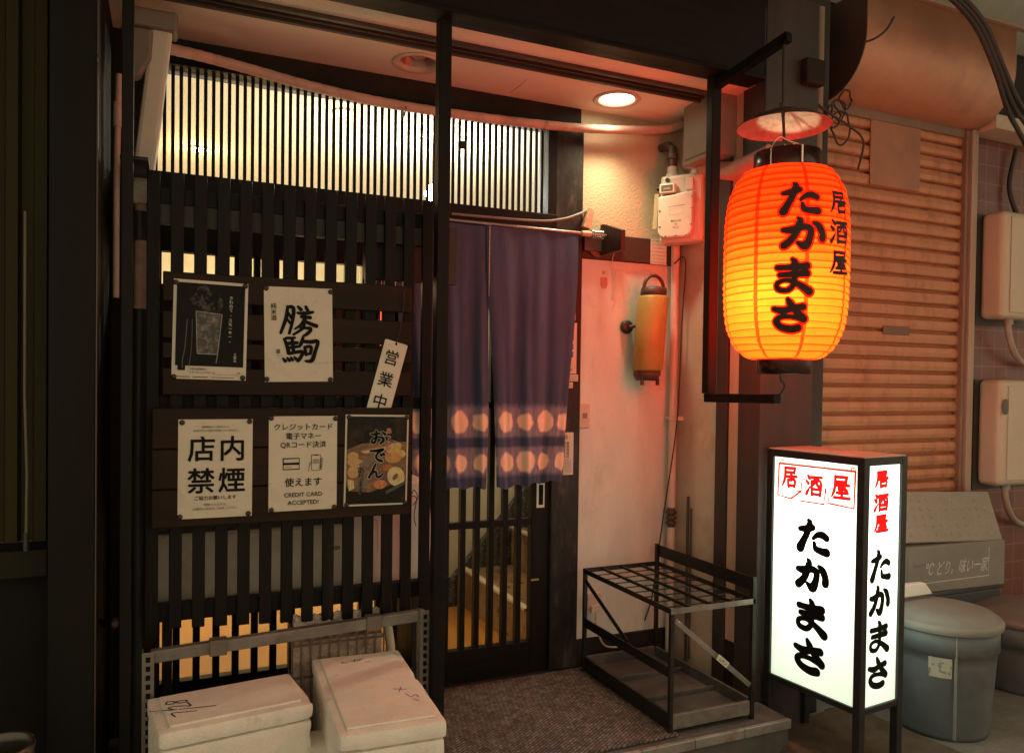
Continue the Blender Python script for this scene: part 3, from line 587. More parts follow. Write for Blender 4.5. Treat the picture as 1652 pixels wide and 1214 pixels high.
wn = nd(tq, 'ShaderNodeTexWhiteNoise', noise_dimensions='1D'); L.new(math_('ADD', math_('FLOOR', math_('DIVIDE', u_, .104)), math_('MULTIPLY', math_('GREATER_THAN', v_, 1.01), 17.3)), wn.inputs['W'])
jit = math_('MULTIPLY', math_('SUBTRACT', wn.outputs['Value'], .35), .013)
dist = math_('ADD', jit, math_('SQRT', math_('ADD', math_('MULTIPLY', um, um), math_('MULTIPLY', row, row))))
dist = math_('ADD', dist, math_('MULTIPLY', math_('SUBTRACT', wob.outputs['Fac'], .5), .022))
dotf = nd(tq, 'ShaderNodeMapRange', interpolation_type='SMOOTHSTEP'); dotf.inputs[1].default_value = .049; dotf.inputs[2].default_value = .035; L.new(dist, dotf.inputs[0])
strk = nd(tq, 'ShaderNodeTexNoise'); strk.inputs['Scale'].default_value = 28; strk.inputs['Detail'].default_value = 6; stm = nd(tq, 'ShaderNodeMapping'); stm.inputs['Scale'].default_value = (4, .6, 1); L.new(uvn.outputs[0], stm.inputs[0]); L.new(stm.outputs[0], strk.inputs['Vector'])
pale = nd(tq, 'ShaderNodeMapRange'); pale.inputs[1].default_value = 1.17; pale.inputs[2].default_value = 1.145; L.new(math_('ADD', v_, math_('MULTIPLY', math_('SUBTRACT', strk.outputs['Fac'], .5), .05)), pale.inputs[0])
band = nd(tq, 'ShaderNodeMapRange', interpolation_type='SMOOTHSTEP'); band.inputs[1].default_value = .012; band.inputs[2].default_value = .03; L.new(math_('ABSOLUTE', math_('SUBTRACT', v_, 1.01)), band.inputs[0])
b2 = nd(tq, 'ShaderNodeMapRange'); b2.inputs[1].default_value = .865; b2.inputs[2].default_value = .885; L.new(v_, b2.inputs[0])
pf = math_('MULTIPLY', math_('MULTIPLY', math_('MULTIPLY', pale.outputs[0], band.outputs[0]), b2.outputs[0]), math_('ADD', math_('MULTIPLY', strk.outputs['Fac'], 1.1), .05), True)
m1 = nd(tq, 'ShaderNodeMix', data_type='RGBA'); L.new(pf, m1.inputs[0]); L.new(src, m1.inputs[6]); m1.inputs[7].default_value = (.30, .28, .36, 1)
dc = nd(tq, 'ShaderNodeMix', data_type='RGBA'); L.new(strk.outputs['Fac'], dc.inputs[0]); dc.inputs[6].default_value = (.78, .56, .40, 1); dc.inputs[7].default_value = (.88, .64, .48, 1)
m2 = nd(tq, 'ShaderNodeMix', data_type='RGBA'); L.new(dotf.outputs[0], m2.inputs[0]); L.new(m1.outputs[2], m2.inputs[6]); L.new(dc.outputs[2], m2.inputs[7])
L.new(m2.outputs[2], B.inputs['Base Color'])
nr = thing('noren_curtain', 'indigo doorway curtain with rows of pale tie-dyed dots', 'curtain', (1.2, -.08, .83))
def flap(xt0, xt1, xb0, xb1, zb0, zb1, u0, seed, full):
    rnd = random.Random(seed); ph = [rnd.uniform(0, 6.28) for _ in range(5)]
    nu, nv = 72, 60; vs = []; uv = []; fs = []
    for j in range(nv+1):
        q = j/nv
        for i in range(nu+1):
            s = i/nu; zb = zb0+(zb1-zb0)*s+.006*sin(s*23+ph[0])
            z = 1.885+(zb-1.885)*q
            xx = (xt0+(xt1-xt0)*s)*(1-q**1.3)+(xb0+(xb1-xb0)*s)*q**1.3 + .004*sin(7*q+ph[1]+9*s)
            am = (.002+.010*min(1, q*1.6))
            y = -.085 + (.012 if seed == 8 else 0) - .02*q + am*(sin(s*full*6.283+ph[2]+.7*q)+.45*sin(s*full*13.1+ph[3]-q)) + .004*sin(s*60+ph[4])*q*q
            vs.append(Vector((xx, y, z))); uv.append((u0+s*.40, z+.01*0))
    w = nu+1
    for j in range(nv):
        for i in range(nu): fs.append((j*w+i, j*w+i+1, (j+1)*w+i+1, (j+1)*w+i))
    b = MB(); b.add(vs, fs, cloth, True); b.build('flap', nr, uv=uv)
flap(1.168, 1.585, 1.218, 1.515, .822, .845, -.012, 3, 2.6)
flap(.775, 1.186, .875, 1.172, .832, .826, .0, 8, 2.7)
g = MB(); seamx = 1.177
g.box(seamx-.0015, seamx+.0015, -.0895, -.088, 1.60, 1.885, M('white_thread', (.5, .46, .42), .8, var=.6, vs=200)); g.build('stitch', nr)
g = MB(); g.tube([(.74, -.085, 1.893), (1.72, -.085, 1.893)], .006, M('rod_grey', (.25, .25, .25), .3, .5)); rd = g.build('rod', nr)
sp = P(955, 375, Y=-.085); g = MB(); hx = []
for k in range(90): a = k/90*2*pi*7; hx.append((1.645+k/90*.06, -.085+.017*cos(a), 1.893+.017*sin(a)))
g.tube(hx, .0028, M('spring_steel', (.75, .7, .66), .2, 1.0, bump=0), 6); g.build('spring', nr)
g = MB(); g.tube([(1.60, -.085, 1.893), (1.645, -.085, 1.893)], .012, M('rod_tip', (.6, .42, .32), .5)); g.build('rod_tip', nr)

# bracket block beside the curtain
bk = thing('rod_bracket', 'dark angled wooden bracket carrying the curtain rod on the wall', 'bracket', (1.70, -.06, 1.83))
b = MB(); b.prism([(-.20, 0), (-.025, 0), (-.025, .135), (-.05, .135), (-.20, .085)], (1.725, 0, 1.815), (0, 1, 0), (0, 0, 1), (.022, 0, 0), M('bracket_wood', (.05, .02, .015), .5, var=.4, vs=20)); b.box(1.638, 1.7245, -.045, -.023, 1.83, 1.895, M('bracket_wood', (.05, .02, .015))); b.build('arm', bk, .002)
b = MB(); b.box(1.7475, 1.83, -.062, -.023, 1.905, 1.917, M('orange_strip', (.5, .17, .08), .5)); b.build('shelf_strip', bk, .001)
em = thing('round_emblem', 'round engraved metal disc hanging under the curtain bracket', 'emblem', (1.70, -.03, 1.78))
c = P(965, 395, Y=-.03); b = MB(); b.lathe([(0, 0), (.05, 0), (.052, -.004), (.05, -.007), (.0, -.007)], (c.x, -.024, c.z-.005), M('emblem_metal', (.10, .06, .045), .4, .5), 40, (0, 1, 0)); b.build('disc', em)
b = MB(); f = plane_frame((c.x, -.0316, c.z-.005), (1, 0, 0), (0, 0, 1)); em_m = M('emblem_gold', (.32, .18, .12), .4, .5)
for r in (.045, .032): b.line([(r*cos(k*pi/24), r*sin(k*pi/24)) for k in range(49)], .0028, f, 0, em_m, 0, False)
for k in range(26):
    a = k*2*pi/26; b.line([(.035*cos(a), .035*sin(a)), (.042*cos(a+.05), .042*sin(a+.05))], .003, f, .0001, em_m, 1, False)
b.build('engraving', em)
cab = MB(); cab.tube([P(728, 345, Y=-.064), P(860, 356, Y=-.068), P(905, 354, Y=-.07), P(935, 345, Y=-.06), P(948, 338, Y=-.02)], .006, M('grey_cable', (.18, .17, .16), .5), res=8)
tag(cab.build('cable'), 'grey cable running along the lintel to the plaster wall', 'cable')
cc = MB(); a = P(945, 355, Y=-.03); cc.prism([(-.024, -.035), (.012, -.045), (.03, .045), (.01, .055), (-.012, .0)], (a.x, -.055, a.z), (1, 0, 0), (0, 0, 1), (0, .053, 0), M('clay_cap', (.62, .36, .24), .6, var=.3, vs=30))
tag(cc.build('terracotta_plug', None, .004), 'small terracotta coloured wiring plug on the plaster wall', 'plug')
ws = MB(); ws.tube([P(985, 388, Y=-.03), P(992, 402, Y=-.026), P(988, 420, Y=-.026), P(994, 445, Y=-.025), P(988, 485, Y=-.014)], .0022, M('pale_string', (.7, .5, .36), .7), 6, res=6)
tag(ws.build('string'), 'pale string dangling from the curtain bracket', 'string')

# small things on the wall
g = MB(); a = P(930, 650, Y=-.012); b = P(950, 690, Y=-.012); g.box(a.x+.004, b.x, -.022, -.0065, b.z, a.z, M('switch_plate', (.62, .50, .38), .45)); sw = g.build('wall_switch', None, .005)
tag(sw, 'small beige switch plate on the wall beside the door pillar', 'switch')
box1('button', (a.x+.026, a.x+.048, -.025, -.0225, (a.z+b.z)/2-.012, (a.z+b.z)/2+.012), M('switch_dark', (.25, .2, .15), .4), sw, .001)
a = P(1050, 385, Y=-.024); b = P(1075, 428, Y=-.024); t, f = card('paper_notice', a.x, b.x, b.z, a.z, 'small printed notice pinned on the dark wall rail', -.0255, None, 'notice', None)
pr = MB()
for k in range(7): text(pr, '都市ガス警報器定期点検のお知らせ'[:14-(k % 3)*2], 0, .046-k*.016, .0062, f, .0002, inkgrey)
pr.build('print', t)
g = MB(); a = P(975, 440, Y=-.0095); g.lathe([(0, 0), (.008, 0), (.008, .002)], (a.x, -.0075, a.z+.002), M('stain_ring', (.55, .33, .22), .6), 14, (0, 1, 0)); g.face([(.0, .0)], plane_frame(a, (1, 0, 0), (0, 0, 1)), 0, rust) if 0 else None
g.prism([(-.016, -.0), (.016, .0), (.018, -.03), (.012, -.048), (-.012, -.048), (-.018, -.03)], (a.x, -.009, a.z-.02), (1, 0, 0), (0, 0, 1), (0, .0025, 0), M('stain_pad', (.52, .28, .18), .6))
tag(g.build('wall_hook'), 'small adhesive wall hook with a brownish pad on the beige wall panel', 'hook')
# hand lamp hung on the wall
hl = thing('hand_lamp', 'ochre cylinder hand lamp with dark caps and loop handle hanging on the wall', 'lamp', (1.935, -.09, 1.27))
ax = Vector((.028, 0, .36)).normalized(); c0 = Vector((1.931, -.10, 1.30))
och = M('ochre_plastic', (.38, .27, .07), .45, var=.12, vs=9, bump=.05, col2=(.28, .18, .05), c2=(.5, .8), c2s=5); cap_ = M('lamp_cap', (.07, .04, .035), .5)
def fr_ax(o, ax_):
    return o
b = MB(); b.lathe([(.0, .012), (.060, .012), (.068, .022), (.068, .335), (.060, .345), (0, .345)], c0, och, 40, ax); b.build('body', hl)
b = MB(); b.lathe([(0, -.03), (.046, -.03), (.060, -.005), (.060, .0115), (0, .0115)], c0, cap_, 32, ax); b.build('foot_cap', hl); b = MB(); b.lathe([(0, .3455), (.056, .3455), (.058, .36), (.056, .38), (.03, .387), (0, .387)], c0, cap_, 32, ax); b.build('cap', hl); b = MB()
for s in (-1, 1): b.box(c0.x+s*.040-.006, c0.x+s*.040+.006, c0.y-.03, c0.y-.018, c0.z-.05, c0.z-.02, cap_)
b.build('feet', hl)
b = MB(); t0 = c0+ax*.375; pts = [t0+Vector((cos(a)*.052, 0, sin(a)*.062+.0)) for a in [pi*k/14 for k in range(15)]]
b.tube([t0+Vector((.052, 0, -.03))]+pts+[t0+Vector((-.052, 0, -.03))], .008, cap_); b.build('handle', hl)
b = MB(); a = P(1013, 527, Y=-.03); b.lathe([(0, 0), (.026, 0), (.03, .008), (.03, .02), (.02, .025), (0, .025)], (a.x, -.007, a.z), M('hook_black', (.03, .025, .025), .5), 24, (0, -1, 0)); b.tube([(a.x+.01, -.03, a.z), (a.x+.05, -.06, a.z+.01)], .008, cap_); b.build('wall_bracket', hl)

# gas meter and its pipes
gm = thing('gas_meter', 'cream gas meter with a small window hung on pipes in the porch corner', 'gas meter', (2.08, -.15, 1.9), rz=0)
ang = radians(-52); R = Matrix.Translation((2.085, -.125, 1.895)) @ Matrix.Rotation(ang, 4, 'Z')
def rb(name, dims, m, par, bev=.006):
    b = MB(); b.box(*dims, m, R); return b.build(name, par, bev, 3)
# local: x = across the face, -y = out of the face, z up
body = rb('body', (-.085, .105, -.055, .045, -.015, .285), ivory, gm, .016)
b = MB(); ol = [(-.083, .03), (-.075, .01), (-.055, .0), (.045, .0), (.065, .01), (.073, .03), (.075, .20), (-.082, .185)]
b.prism(ol, R @ Vector((0, -.0551, 0)), R.to_3x3() @ Vector((1, 0, 0)), (0, 0, 1), R.to_3x3() @ Vector((0, -.036, 0)), ivory); cov = b.build('cover', gm, .009, 3)
fm = plane_frame(R @ Vector((0, -.0925, 0)), R.to_3x3() @ Vector((1, 0, 0)), (0, 0, 1))
b = MB(); b.line([(-.035, .135), (.04, .14)], .0015, fm, 0, inkgrey, 1)
b.line([(-.03, .10), (-.03, .125), (.03, .128), (.03, .103), (-.03, .10)], .0012, fm, 0, M('emboss', (.45, .42, .34), .5), 0)
for k, s_ in enumerate(('都市ガス用', '13A', 'NO 47')): text(b, s_, 0, .07-k*.014, .009, fm, 0, inkgrey, .01)
b.build('print', gm)
w = rb('counter_window', (-.075, -.005, -.098, -.0551, .195, .238), ivory, gm, .005)
b = MB(); fmw = plane_frame(R @ Vector((0, -.0985, 0)), R.to_3x3() @ Vector((1, 0, 0)), (0, 0, 1)); b.rect(-.066, .203, -.014, .23, fmw, .0, M('counter_glass', (.16, .15, .11), .15)); text(b, '00482', -.04, .211, .013, fmw, .0004, M('counter_digit', (.6, .58, .5), .5)); b.build('counter', w)
rb('bracket', (.035, .07, -.075, -.0551, .205, .262), ivory, gm, .006)
b = MB()
for q in ((-.078, .05), (-.079, .12), (.072, .05), (.074, .12), (.074, .17), (0, .006), (-.05, .006), (.05, .006)):
    b.lathe([(0, .004), (.004, .003), (.0045, 0)], R @ Vector((q[0]*.93, -.0912, q[1]+.003)), M('screw', (.4, .38, .33), .35, .6), 8, R.to_3x3() @ Vector((0, -1, 0)))
b.build('screws', gm)
b = MB()
for dx in (-.045, .065): b.lathe([(.028, .28), (.028, .30), (.022, .303), (.022, .33), (.018, .333)], R @ Vector((dx, -.005, 0)), ivory, 20)
b.build('pipe_union', gm)
b = MB(); b.tube([R @ Vector((-.085, -.03, .235)), R @ Vector((-.105, -.03, .235))], .011, wire); b.tube([R @ Vector((-.05, -.04, .262)), R @ Vector((-.05, -.062, .262))], .010, wire); b.build('plug', gm)
tg = MB(); o_ = R @ Vector((-.10, -.06, .175)); tg.prism([(-.006, .03), (.012, .03), (.004, -.125), (-.014, -.125)], o_, R.to_3x3() @ Vector((1, .2, 0)), (0, 0, 1), R.to_3x3() @ Vector((0, -.002, 0)), M('tag_card', (.55, .42, .25), .7)); tg.build('hang_tag', gm)
gp = thing('gas_pipe', 'dark elbowed gas pipes entering the top of the cream gas meter', 'pipe', (2.1, -.1, 2.2))
pm = M('pipe_dark', (.10, .08, .065), .45, .4, var=.3, vs=20, bump=.2)
b = MB(); a = R @ Vector((-.045, -.005, .325)); c = R @ Vector((.065, -.005, .325))
b.tube([a, a+Vector((0, 0, .09)), a+Vector((.0, .03, .11)), a+Vector((0, .09, .115))], .019, pm, 14); b.lathe([(.024, 0), (.026, .004), (.026, .022), (.024, .026)], a+Vector((0, 0, .04)), pm, 16)
c1 = c+Vector((0, 0, .17)); b.tube([c, c+Vector((0, 0, .03)), c+Vector((.008, 0, .05)), c+Vector((0, 0, .08)), c1, c1+Vector((0, .02, .03))], .018, pm, 14)
for dz in (.02, .065, .10, .15): b.lathe([(.021, 0), (.026, .003), (.026, .013), (.021, .016)], c+Vector((0, 0, dz)), pm, 16)
b.build('pipe', gp)
b = MB(); v_p = P(1126, 219, Y=-.2); b.tube([c+Vector((0, 0, .12)), c+Vector((-.02, -.05, .12))], .009, pm); b.lathe([(0, 0), (.017, 0), (.019, .006), (.016, .016), (0, .018)], c+Vector((-.02, -.05, .12)), M('valve_white', (.75, .7, .62), .4), 18, (-.35, -.9, 0)); b.build('valve', gp)
# big flexible hose along the top
hs = thing('drain_hose', 'pinkish flexible hose running sagging across the whole transom under the ceiling', 'hose', (1, -.06, 2.3))
pts = [P(270, 78, Y=-.22), P(330, 92, Y=-.12), P(400, 111, Y=-.09), P(500, 139, Y=-.075), P(600, 162, Y=-.07), P(700, 179, Y=-.07), P(820, 195, Y=-.07), P(940, 207, Y=-.07), P(1030, 210, Y=-.07), P(1075, 208, Y=-.08), P(1105, 200, Y=-.10)]
b = MB(); sp_ = spline(pts, 8); b.tube(sp_, [.0175+.0012*(k % 2) for k in range(len(sp_))], hosemat, 14); b.build('hose', hs)
b = MB(); b.tube([P(1103, 201, Y=-.10), P(1118, 193, Y=-.10), P(1128, 189, Y=-.10)], .022, M('joint_grey', (.26, .22, .18), .5)); b.lathe([(.027, 0), (.027, .012)], P(1120, 192, Y=-.10), M('joint_grey', (.26, .22, .18)), 16, (1, 0, .3)); b.tube([P(1128, 189, Y=-.10), P(1150, 180, Y=-.10), (2.19, -.10, 2.36)], .02, pm); b.build('coupling', hs)
b = MB()
for px, py in ((652, 180), (880, 204)):
    a = P(px, py, Y=-.075); b.lathe([(.021, -.004), (.021, .004)], a, galv, 16, (1, 0, -.15))
b.build('clip', hs)
# vertical white pipe in the corner, its coupling and a thin wire
vp = thing('corner_pipe', 'pale vertical pipe running down the porch corner under the gas meter', 'pipe', (2.105, -.06, 0))
b = MB(); b.tube([(2.108, -.05, 0), (2.108, -.05, .60)], .0185, beige, 16); b.tube([(2.108, -.05, .69), (2.108, -.05, 1.80)], .0185, beige, 16); b.tube([(2.108, -.05, 1.80), (2.108, -.05, 1.92)], .020, beige, 16); b.build('pipe', vp)
b = MB(); b.tube([(2.108, -.05, .595), (2.108, -.05, .695)], .016, pm, 12)
for z in (.61, .635, .66): b.lathe([(.018, 0), (.025, .004), (.025, .014), (.018, .018)], (2.108, -.05, z), pm, 14)
b.build('coupling', vp)
a = P(1097, 675, Y=-.07); b = MB(); b.box(2.078, 2.15, -.075, -.068, a.z-.008, a.z+.010, beige); b.box(2.085, 2.131, -.0745, -.026, a.z-.006, a.z+.008, beige); b.build('clip', vp)
b = MB(); b.tube([(2.085, -.075, 1.80), P(1106, 420, Y=-.10), P(1100, 520, Y=-.10), P(1096, 620, Y=-.10), P(1090, 700, Y=-.1), P(1072, 820, Y=-.09), P(1062, 890, Y=-.06), P(1052, 960, Y=-.04), P(1040, 1000, Y=-.02)], .0032, wire, 8, res=6)
tag(b.build('cable'), 'thin black cable hanging loosely down beside the pale corner pipe', 'cable')
b = MB(); b.tube([(2.141, -.13, .0), (2.141, -.13, .75)], .006, pm); b.tube([(2.141, -.155, .02), (2.141, -.155, .7)], .004, pm)
tag(b.build('conduit'), 'pair of thin dark conduits low on the side wall behind the umbrella rack', 'conduit')
# outlet low on the wall
a = P(945, 955, Y=-.03); b = MB(); b.box(a.x, a.x+.075, -.045, -.0065, a.z-.075, a.z+.0, M('outlet_pink', (.6, .46, .40), .4))
ou = b.build('outdoor_outlet', None, .008); tag(ou, 'small pinkish outdoor outlet cover low on the wall behind the rack', 'outlet')
b = MB(); b.box(a.x+.015, a.x+.06, -.058, -.0455, a.z-.085, a.z-.055, M('outlet_pink', (.6, .46, .40))); b.lathe([(0, 0), (.003, .0), (.003, .002)], (a.x+.038, -.0455, a.z-.02), ink, 10, (0, -1, 0)); b.build('flap', ou, .003)
b = MB(); b.tube([(a.x+.04, -.05, a.z-.085), (a.x+.045, -.05, a.z-.15), (a.x+.09, -.05, a.z-.24), (a.x+.2, -.04, a.z-.26)], .004, M('pale_flex', (.5, .42, .36), .5), 8, res=6)
tag(b.build('cable'), 'pale flex drooping from the outlet cover behind the rack', 'cable')
# side wall details
sd = MB(); sd.box(2.128, 2.149, -.400, -.33, -.15, 2.9, M('jamb_dark', (.035, .03, .028), .5, var=.4, vs=20, stretch=V_)); sd.box(2.140, 2.1495, -.33, -.318, -.15, 2.9, M('jamb_dark', (.035, .03, .028)))
tag(sd.build('door_jamb', None, .002), 'dark upright jamb on the porch side wall', 'jamb')
sd = MB(); sd.box(2.138, 2.30, -.468, -.402, .19, 2.75, M('jamb_beige', (.50, .36, .26), .6, var=.2, vs=10, stretch=V_)); tag(sd.build('door_jamb', None, .002), 'narrow beige upright jamb standing between two dark uprights', 'jamb')
pc = MB(); pc.box(2.128, 2.40, -.60, -.470, -.15, 2.80, M('pier_dark', (.04, .033, .03), .55, var=.4, vs=12, stretch=V_)); pc.box(2.14, 2.30, -.469, -.402, -.15, .189, grime); tag(pc.build('corner_pier', None, .004), 'dark timber pier at the outer corner of the porch behind the lantern', 'pier')
pc = MB(); pc.box(2.4005, 2.56, -.50, -.30, -.15, 3.0, M('pier_grey', (.030, .024, .021), .6, var=.35, vs=10, stretch=V_)); tag(pc.build('side_pier', None, .004), 'grey-brown pier between the porch corner and the rusty wooden post', 'pier')
pc = MB(); pc.box(2.5605, 2.625, -.40, -.25, -.15, 3.0, M('raw_wood', (.30, .15, .075), .65, var=.4, vs=26, bump=.3, stretch=V_, col2=(.12, .055, .03), c2=(.5, .7), c2s=14)); tag(pc.build('wooden_post', None, .003), 'weathered orange-brown wooden post beside the roller shutter', 'post')
# box, and chute on the side wall high up
bx = box1('breaker_box', (2.03, 2.149, -.42, -.20, 2.20, 2.50), M('grey_box', (.22, .21, .18), .5, var=.15), None, .006); tag(bx, 'grey breaker box high on the porch side wall behind the lantern bracket', 'breaker box')
box1('door', (2.024, 2.0295, -.405, -.215, 2.22, 2.48), M('grey_box', (.22, .21, .18)), bx, .003)
cs = [P(1135, 272, X=2.13), P(1200, 262, X=2.13), P(1240, 235, X=2.13)]
b = MB(); b.tube([P(1100, 290, Y=-.10)+Vector((.03, 0, .08)), P(1172, 276, Y=-.36), P(1205, 268, Y=-.52), P(1245, 248, Y=-.63)], .04, M('duct_tape', (.45, .3, .24), .6, var=.2, bump=.4), 16, res=8); tag(b.build('taped_pipe', None), 'fat taped pipe leading away behind the lantern cap', 'pipe')
b = MB(); a = P(1168, 189, Y=-.25); b.lathe([(0, -.02), (.022, -.012), (.026, 0), (.012, .03), (.01, .05)], a, M('pale_knob', (.75, .66, .52), .4), 20, (.2, -.3, 1)); tag(b.build('small_bulb'), 'small pale unlit bulb just right of the lantern bracket post', 'bulb')

# ================================================================ lantern bracket and red lantern
lb = thing('lantern_bracket', 'black open bracket frame that holds the red paper lantern', 'bracket', (1.90, -.56, 1.2))
b = MB(); b.box(1.888, 1.930, -.581, -.543, 1.222, 2.434, blackwood); b.build('upright', lb, .003)
b = MB(); b.bar((1.909, -.55, 1.205), (1.925, -.915, 1.210), .034, .033, blackwood); b.build('lower_arm', lb, .003)
b = MB(); b.bar((1.909, -.55, 2.40), (1.938, -.925, 2.455), .030, .034, blackwood); b.build('upper_arm', lb, .003)
b = MB(); b.tube([(1.940, -.90, 2.46), (1.941, -.90, 2.19)], .0065, wire); b.tube([(1.941, -.90, 2.19), (1.942, -.905, 2.12), (1.938, -.91, 2.10), (1.946, -.91, 2.085), (1.952, -.905, 2.10)], .005, wire); b.build('hanging_rod', lb)
b = MB(); b.tube([(1.945, -.905, 1.293), (1.95, -.905, 1.272), (1.962, -.905, 1.265), (1.965, -.905, 1.25), (1.955, -.905, 1.235), (1.94, -.905, 1.222)], .003, wire, 8, res=6); b.build('hook', lb)
rc = thing('rain_cap', 'pale conical metal rain cap hanging above the red lantern', 'cap', (1.945, -.90, 2.14))
b = MB(); capm = M('cap_metal', (.34, .36, .35), .5, .15, var=.3, vs=16, bump=.3, bs=30, col2=(.22, .2, .17), c2=(.5, .65), c2s=14)
b.lathe([(.157, .0), (.12, .022), (.065, .045), (.02, .062)], (1.945, -.90, 2.152), capm, 48); b.lathe([(.02, .066), (.065, .050), (.12, .0265), (.157, .003), (.159, .0015), (.157, .0)], (1.945, -.90, 2.152), M('cap_top', (.05, .04, .035), .5), 48); b.build('cone', rc)
b = MB(); b.tube([(1.941, -.90, 2.205), (1.941, -.90, 2.235)], .015, M('cap_top', (.05, .04, .035))); b.build('collar', rc)

LC = Vector((1.958, -.905, 0)); Z0, Z1, RM = 1.345, 2.0, .206
def lrad(z, rip=True):
    t = min(1, max(0, (z-Z0)/(Z1-Z0))); s = abs(2*t-1); rc_ = .088+.022*t
    r = rc_+(RM-rc_)*max(0, (1-s**3.8))**(1/1.95)
    r *= 1-.035*(t-.5)**2*4*0
    if rip: r += .0035*(abs(sin(pi*NR*t))-.5)
    return r
NR = 27
paperL = Mpaperlamp('lantern_paper', (.90, .047, .004), (.50, .03, .008), (1.0, .003, .0004), 2.3, .72, (.82, 1.1, 9.0), .5)
paperD = Mpaperlamp('lantern_seam', (.55, .016, .002), (.34, .02, .006), (.9, .003, .0004), .9, .55)
ringM = Mpaperlamp('lantern_ring', (.62, .024, .003), (.36, .02, .006), (1.0, .003, .0004), 1.2, .6)
ln = thing('paper_lantern', 'glowing red paper lantern with black brush lettering', 'lantern', (LC.x, LC.y, 1.29))
b = MB(); NC = 96; RW = NR*6; ring = []
for i in range(RW+1):
    z = Z0+(Z1-Z0)*i/RW+(.0016*sin(i*.37)+.0011*sin(i*.91+1)); r = lrad(Z0+(Z1-Z0)*i/RW); ring.append([LC+Vector((r*cos(2*pi*j/NC), r*sin(2*pi*j/NC), z+.0014*sin(2*pi*j/NC*2+i*.21)+.0009*sin(2*pi*j/NC*5+i*.4))) for j in range(NC)])
vs = [v for rr in ring for v in rr]
so = len(b.v); b.v += vs
for i in range(RW):
    for j in range(NC):
        b.f.append([i*NC+j, i*NC+(j+1) % NC, (i+1)*NC+(j+1) % NC, (i+1)*NC+j])
        seam = (j+7) % 12 == 0
        b.m.append(b.mi(paperD if seam else ringM if i % 6 in (0, ) else paperL)); b.sm.append(True)
shade = b.build('paper_shade', ln)
lacq = M('black_lacquer', (.016, .010, .009), .25, var=.3, vs=8, bump=.03)
b = MB(); b.lathe([(.112, 1.997), (.112, 2.060), (.104, 2.062), (.102, 2.0)], (LC.x, LC.y, 0), lacq, 56); b.lathe([(.115, 1.992), (.115, 1.999), (.110, 2.0)], (LC.x, LC.y, 0), lacq, 56); b.lathe([(.1025, 2.020), (.078, 2.020), (.078, 2.024), (.1025, 2.024)], (LC.x, LC.y, 0), lacq, 40); b.build('hoop', ln)
b = MB(); b.lathe([(.091, 1.348), (.091, 1.298), (.083, 1.296), (0, 1.298)], (LC.x, LC.y, 0), lacq, 56); b.lathe([(.094, 1.342), (.094, 1.351), (.088, 1.352)], (LC.x, LC.y, 0), lacq, 56); b.build('hoop', ln)
b = MB(); pk = Vector((1.947, -.91, 2.106))
for ang_ in (200, 20): 
    q = LC+Vector((.114*cos(radians(ang_)), .114*sin(radians(ang_)), 0)); b.tube([q+Vector((0, 0, 1.985)), q+Vector((0, 0, 2.05)), (q*.75+pk*.25)+Vector((0, 0, 2.085-q.z*.75-pk.z*.25)), (q*.4+pk*.6)+Vector((0, 0, 2.108-q.z*.4-pk.z*.6)), pk], .0022, copperwire, 6, res=6)
q = LC+Vector((.114*cos(radians(250)), .114*sin(radians(250)), 0)); b.tube([q+Vector((0, 0, 2.0)), q+Vector((0, 0, 2.058)), pk], .0022, copperwire, 6); b.build('hanger_wire', ln)
b = MB(); b.tube([q+Vector((0, -.003, 2.0)), q+Vector((0, -.003, 2.058))], .004, copperwire); b.build('clip', ln)
# lettering wraps round the paper
def lfr(ang0):
    def f(x, y, off=0.0):
        r = lrad(y, False)+.0032+off; a = ang0+x/RM
        return LC+Vector((r*cos(a), r*sin(a), y))
    return f
lm = M('lantern_ink', (.035, .008, .006), .7, bump=0); lo = Mpaperlamp('lantern_outline', (.6, .04, .01), (.35, .015, .005), (1, .014, .002), .22, .5)
view = atan2(CAM.y-LC.y, CAM.x-LC.x)
fL = lfr(view+.20)
b = MB(); bo = MB()
H_L = [('ta', 1.912, .100, -.062, .126), ('ka', 1.796, .104, -.054, .138), ('ma', 1.664, .108, -.075, .116), ('sa', 1.536, .102, -.078, .112)]
for k, z, h, x, wd in H_L:
    brush(bo, k, x, z, wd, h, .0275, fL, -.0008, lo, 6); brush(b, k, x, z, wd, h, .0200, fL, .0, lm, 6)
for k, z in (('i', 1.895), ('sake', 1.798), ('ya', 1.700)):
    brush(b, k, .102, z, .085, .078, .0125, fL, .0042, lm, 5)
b.build('lettering', ln); bo.build('lettering_outline', ln)
lamp('lantern_bulb', 'POINT', (LC.x-.045, LC.y-.03, 1.555), 23, (1, .74, .40), ln, shadow_soft_size=.035)
b = MB(); b.lathe([(0, 1.51), (.02, 1.52), (.033, 1.555), (.02, 1.595), (.014, 1.625)], (LC.x-.045, LC.y-.03, 0), Mglass('lantern_bulb_glass', (1, .97, .9)), 20); b.tube([(LC.x-.045, LC.y-.03, 1.625), (LC.x, LC.y, 2.05)], .006, wire); b.tube([(LC.x-.105, LC.y, 2.045), (LC.x+.105, LC.y, 2.045)], .004, wire); b.build('bulb', ln)

